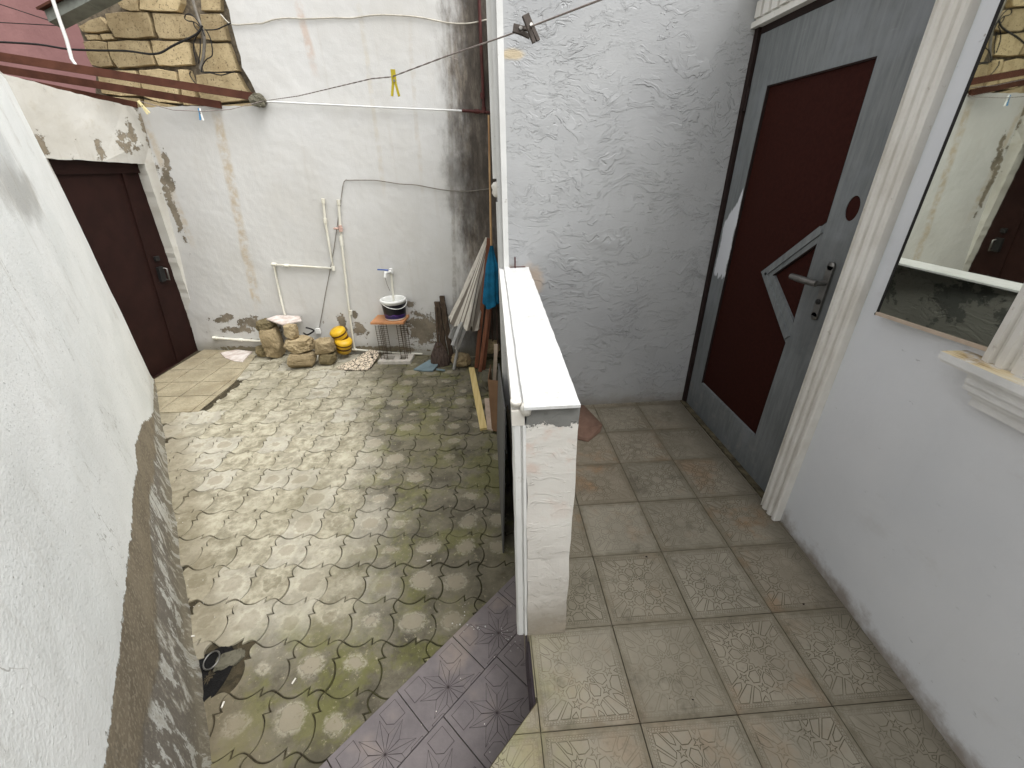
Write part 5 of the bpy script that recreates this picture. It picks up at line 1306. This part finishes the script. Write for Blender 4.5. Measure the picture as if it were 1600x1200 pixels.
# dustpan
b = MB(); P = [onZ(x, y, ZC+h) for x, y, h in [(646, 577, .01), (660, 579, .01), (676, 579, .02), (684, 570, .04), (682, 563, .05), (671, 562, .05), (657, 570, .03)]]
cen = sum(P, Vector())/len(P)-Vector((0,0,.012)); b.add(P+[cen], [[i, (i+1)%7, 7] for i in range(7)]); b.add(P+[p-Vector((0,0,.012)) for p in P], [[i, 7+i, 7+(i+1)%7, (i+1)%7] for i in range(7)])
b.bar(onZ(682, 577, ZC+.02), onZ(695, 579, ZC+.02), .02, .012); tag(b.build('dustpan', M['dustpan'], org=base(668, 577)), 'flat grey-blue plastic dustpan lying under the broom', 'dustpan')
# folded parasol leaning
def parasol():
    top, bot = BW.hit(763, 372, .07), BW.hit(722, 508, .30)
    t = thing('folded_parasol', 'folded grey striped canvas parasol leaning in the corner', 'parasol', Vector((bot.x, bot.y, ZC)))
    ax = (bot-top).normalized(); s_ = BW.e-ax*BW.e.dot(ax); s_.normalize(); n_ = ax.cross(s_); N = 44; V = []; K = 9; uv = {}
    for k in range(K+1):
        f = k/K; c = top.lerp(bot, f)
        for i in range(N):
            a = 2*math.pi*i/N; r = (.020+.105*f**1.05)*(1+.20*math.sin(a*5+f*2.5)+.10*math.sin(a*11+3+f*6)+.06*mn.noise(Vector((a*2, f*6, 1)))); q = c+(s_*math.cos(a)*1.15+n_*math.sin(a)*.6)*r
            if k == K: q += ax*.03*math.sin(a*7)
            V.append(q)
    b = MB(); b.add(V, [[k*N+i, k*N+(i+1)%N, (k+1)*N+(i+1)%N, (k+1)*N+i] for k in range(K) for i in range(N)]+[list(range(N))], 0, True)
    b.build('canvas', M['umb'], t, uvf=lambda p: (math.atan2((p-top).dot(n_), (p-top).dot(s_)), (p-top).length))
    for k, (q0, q1) in enumerate([((714, 500), (703, 528)), ((731, 500), (713, 546)), ((722, 503), (708, 540))]):
        b = MB(); A_, B_ = BW.hit(*q0, .30+.02*k), BW.hit(*q1, .34+.05*k); b.bar(A_, B_, .045, .03); b.build('aluminium_rail', M['alu'], t)
    b = MB(); b.tube([bot, Vector((bot.x-.12, bot.y-.06, ZC+.01))], .016, 8); b.build('pole', M['alu'], t)
parasol()
GP = 'poles leaning in the house corner'
for k, (q0, q1, w_, mt_, lb, o0, o1) in enumerate([((764, 372), (744, 574), .048, M['brownpole'], 'reddish brown square pole, leftmost in the corner', .16, .42), ((768, 440), (750, 580), .048, M['brownpole'], 'reddish brown pole just right of the leftmost one', .2, .5), ((772, 430), (756, 577), .036, M['brownpole'], 'thin reddish brown pole behind the blue cloth', .15, .45),
        ((774, 440), (778, 555), .020, M['darkpole'], 'dark upright pole against the house side', .12, .25), ((768, 450), (770, 548), .016, M['darkpole'], 'thin dark upright stick behind the poles', .06, .15), ((760, 470), (774, 550), .016, M['darkpole'], 'dark stick slanting the other way behind the poles', .05, .12)]):
    A_ = BW.hit(*q0, o0); B_ = onZ(*q1, ZC+.005) if k < 3 else BW.hit(*q1, o1)
    b = MB(); b.bar(A_, B_, w_, w_*.8); tag(b.build('pole', mt_, org=B_), lb, 'pole', GP)
b = MB(); b.tube([BW.hit(763.5, 180, .16), BW.hit(765, 260, .18), BW.hit(766.5, 330, .2), BW.hit(768, 402, .24)], [.008, .009, .010, .011], 8); tag(b.build('cane', M['bamboo'], org=BW.hit(768, 402, .24)), 'long pale cane standing up above the blue cloth', 'cane', GP)
# blue cloth
def cloth():
    top = BW.hit(768, 384, .30); t = top; N = 30; V = []; K = 10
    cs = [(768, 384, .012), (768, 400, .03), (769, 415, .052), (768, 440, .06), (767, 460, .065), (767, 477, .07)]
    for k, (px, py, r) in enumerate(cs):
        c = BW.hit(px, py, .30)
        for i in range(N):
            a = 2*math.pi*i/N; rr = r*(1+.22*math.sin(a*6+k*.4)); q = c+BW.e*math.cos(a)*rr+BW.n*math.sin(a)*rr*.5
            if k == len(cs)-1: q.z += .03*math.sin(a*2+1)
            V.append(q)
    b = MB(); b.add(V, [[k*N+i, k*N+(i+1)%N, (k+1)*N+(i+1)%N, (k+1)*N+i] for k in range(len(cs)-1) for i in range(N)]+[list(range(N))], 0, True)
    tag(b.build('blue_cloth', M['bluecloth'], org=BW.hit(767, 477, .3)), 'faded blue cloth bunched over the poles in the corner', 'cloth')
cloth()
rock('loose_stone', base(722, 572), (.19, .15, .135), 11, M['rock'], 'lone buff stone between the broom and the brown poles', .3, .35, .18)
rock('loose_stone', base(768, 566)+Vector((0,.05,.10)), (.17, .15, .14), 12, M['tuff'], 'yellowish stone resting on the grey block by the parapet', .3, .4, .16)
rock('loose_stone', base(768, 604), (.18, .2, .15), 13, M['rock_grey'], 'dark grey block on the ground beside the cardboard', .1, .8, .10)
c = base(768, 556)+Vector((-.01,.06,.235)); b = MB(); b.lathe([(0,.015),(.03,.013),(.045,.0),(.05,-.012)], c, 16); tag(b.build('bottle_cap', M['blue'], org=c), 'small bright blue plastic lid on the stone in the corner', 'lid')
# plank, boards, cardboard
def slabq(name, mat, pts, ext, label, cat, seed=0, amp=.002): 
    b = MB(); b.prism(jag(pts, .08, amp, seed), ext); return tag(b.build(name, mat, org=pts[0]), label, cat)
pk = [onZ(x, y, ZC+h) for x, y, h in [(732.5, 574, .030), (741, 574, .030), (761, 668, .022), (750, 670, .022)]]
slabq('wooden_plank', M['plank'], pk, (0,0,-.02), 'pale yellow plank lying on the mossy pavers along the parapet', 'plank')
kb = MB()
b = MB()
for f in (.28, .42, .55, .62, .75, .88): 
    a_ = pk[0].lerp(pk[3], f).lerp(pk[1].lerp(pk[2], f), .35)
slabq('narrow_board', M['pinkboard'], [onZ(x, y, ZC+h) for x, y, h in [(757, 622, .012), (770, 622, .012), (770, 672, .012), (761, 670, .012)]], (0,0,-.012), 'dusty pinkish board lying flat between plank and cardboard', 'board')
slabq('narrow_board', M['pinkboard'], [(0, 3.42, ZC), (.03, 3.44, ZC), (.07, 3.56, .02), (.035, 3.56, .02)], (0,.014,0), 'pinkish board standing upright behind the cardboard', 'board')
cA, cB = onZ(769, 673, ZC), onZ(786, 660, ZC)
cT0, cT1 = Vector((cA.x+.00, cA.y+.16, ZC+.36)), Vector((cB.x+.02, cB.y+.20, ZC+.36))
slabq('cardboard_sheet', M['card'], [cA, Vector((.052, cA.y-.03, ZC)), Vector((.052, cA.y+.10, ZC+.40)), Vector((cA.x-.015, cA.y+.13, ZC+.40))], (0,.006,0), 'brown cardboard sheet leaning against the parapet', 'cardboard', 1, .003)
slabq('cardboard_sheet', M['card'], [Vector((cA.x-.015, cA.y+.14, ZC+.40)), cA+Vector((-.002,.008,0)), Vector((cA.x+.02, cA.y+.5, ZC)), Vector((cA.x+.01, cA.y+.5, ZC+.36))], (.006,0,0), 'side flap of the brown cardboard facing the pavers', 'cardboard', 2, .003)
slabq('thin_board', M['bluegrey'], [Vector((.012, 1.60, ZC)), Vector((.02, 2.95, ZC)), Vector((.056, 2.93, .12)), Vector((.052, 1.75, .42))], (.008,0,0), 'thin grey board leaning along the foot of the parapet', 'board', 3, .004)
# felt scrap on the porch
b = MB(); P = [onZ(x, y, .0)+Vector((0,0,h)) for x, y, h in [(893, 638, .03), (912, 640, .035), (941, 668, .022), (938, 676, .012), (919, 691, .008), (903, 688, .012), (893, 676, .03), (888, 655, .03)]]
cen = onZ(912, 668, 0)+Vector((0,0,.035)); n = len(P)
b.add(P+[cen]+[p-Vector((0,0,.006)) for p in P], [[i, (i+1)%n, n] for i in range(n)]+[[i, n+1+i, n+1+(i+1)%n, (i+1)%n] for i in range(n)], 0, True)
P2 = [onZ(x, y, .0)+Vector((0,0,h)) for x, y, h in [(898, 677, .028), (918, 676, .034), (941, 668, .024), (919, 690, .007), (904, 688, .010)]]
b.add(P2, [[0,1,2,3,4]], 0, True)
tag(b.build('felt_scrap', M['felt'], org=onZ(912, 680, 0)), 'folded scrap of brown felt on the porch tiles against the parapet', 'cloth')
# drain hole, ring, soot
hp_ = onZ(325, 1055, ZC)
b = MB(); rr = random.Random(8)
nn = 26; V = []
for ring_, (r, z) in enumerate([(.0, -.012), (.05, -.009), (.085, .0), (.11, -.006)]):
    for k in range(nn): a = 2*math.pi*k/nn; q = r*(1+.25*mn.noise(Vector((math.cos(a)*1.5, math.sin(a)*1.5, ring_)))); V.append(hp_+Vector((q*math.cos(a)*.8, q*math.sin(a)*1.25, z+.004*mn.noise(Vector((a*3, r*40, 0))))))
b.add(V, [[i*nn+k, i*nn+(k+1)%nn, (i+1)*nn+(k+1)%nn, (i+1)*nn+k] for i in range(3) for k in range(nn)]); tag(b.build('soot_pit', M['soot'], org=hp_), 'small sooty black hollow in the paving at the foot of the left wall', 'pit')
c = onZ(332, 1034, ZC)+Vector((0,0,.012)); b = MB(); b.tube([c+Vector((.030*math.cos(rad(a)), .036*math.sin(rad(a)), .006*math.sin(rad(a)))) for a in range(0, 361, 20)], .0035, 6); tag(b.build('metal_ring', M['greymetal'], org=c), 'bent metal ring lying above the sooty hollow', 'ring')
rock('paving_fragment', onZ(362, 1035, ZC-.03), (.11, .07, .035), 31, M['rock_grey'], 'broken corner of a paver beside the metal ring', .3, .5, .16, 'paver fragment')
for k, (x, y, an, lb) in enumerate([(300, 994, 5, 'white cigarette butt by the wall above the sooty hollow'), (348, 1101, 95, 'white cigarette butt just below the sooty hollow'), (459, 1064, 70, 'white cigarette butt on the mossy paver right of the ring'), (670, 876, 10, 'white cigarette butt on the mossy pavers near the parapet')]):
    c = onZ(x, y, ZC+.005); d = Vector((math.cos(rad(an)), math.sin(rad(an)), 0))*.011; b = MB(); b.tube([c-d, c+d], .0034, 8); tag(b.build('cigarette_butt', M['butt'], org=c), lb, 'cigarette butt', 'cigarette butts on the pavers')
# glitter of foil / crumbs along the left wall
b = MB(); rc = random.Random(14)
for k in range(26):
    px, py = rc.choice([(303, 912), (318, 948), (296, 945), (275, 815), (262, 822)]); p = onZ(px+rc.gauss(0, 7), py+rc.gauss(0, 6), ZC+.004)
    r = rc.uniform(.0015, .005); V = [Vector((rc.uniform(-1,1), rc.uniform(-1,1), rc.uniform(-.3,.7)))*r+p for _ in range(5)]; b.add(V, [(0,1,2),(0,2,3),(0,3,4),(1,2,4),(1,3,4)])
tag(b.build('paint_flakes', M['white'], org=onZ(300, 930, ZC)), 'white paint flakes on the muddy strip by the left wall', 'debris', kind='stuff')
b = MB(); rc = random.Random(15)
for (px, py) in [(1010, 870), (1093, 898), (1100, 905), (1046, 1091), (1083, 1094), (1113, 982), (1116, 1015), (1243, 1098), (1256, 944), (1203, 1010), (1000, 905), (1062, 960), (960, 640), (905, 745)]:
    p = onZ(px, py, .003); r = rc.uniform(.002, .005); V = [Vector((rc.uniform(-1,1), rc.uniform(-1,1), rc.uniform(-.2,.5)))*r+p for _ in range(5)]; b.add(V, [(0,1,2),(0,2,3),(0,3,4),(1,2,4),(1,3,4)])
tag(b.build('grit', M['darkgap'], org=onZ(1090, 950, 0)), 'dark crumbs of grit on the porch tiles', 'debris', kind='stuff')
print('pavers', cnt, 'objects', len(bpy.data.objects))
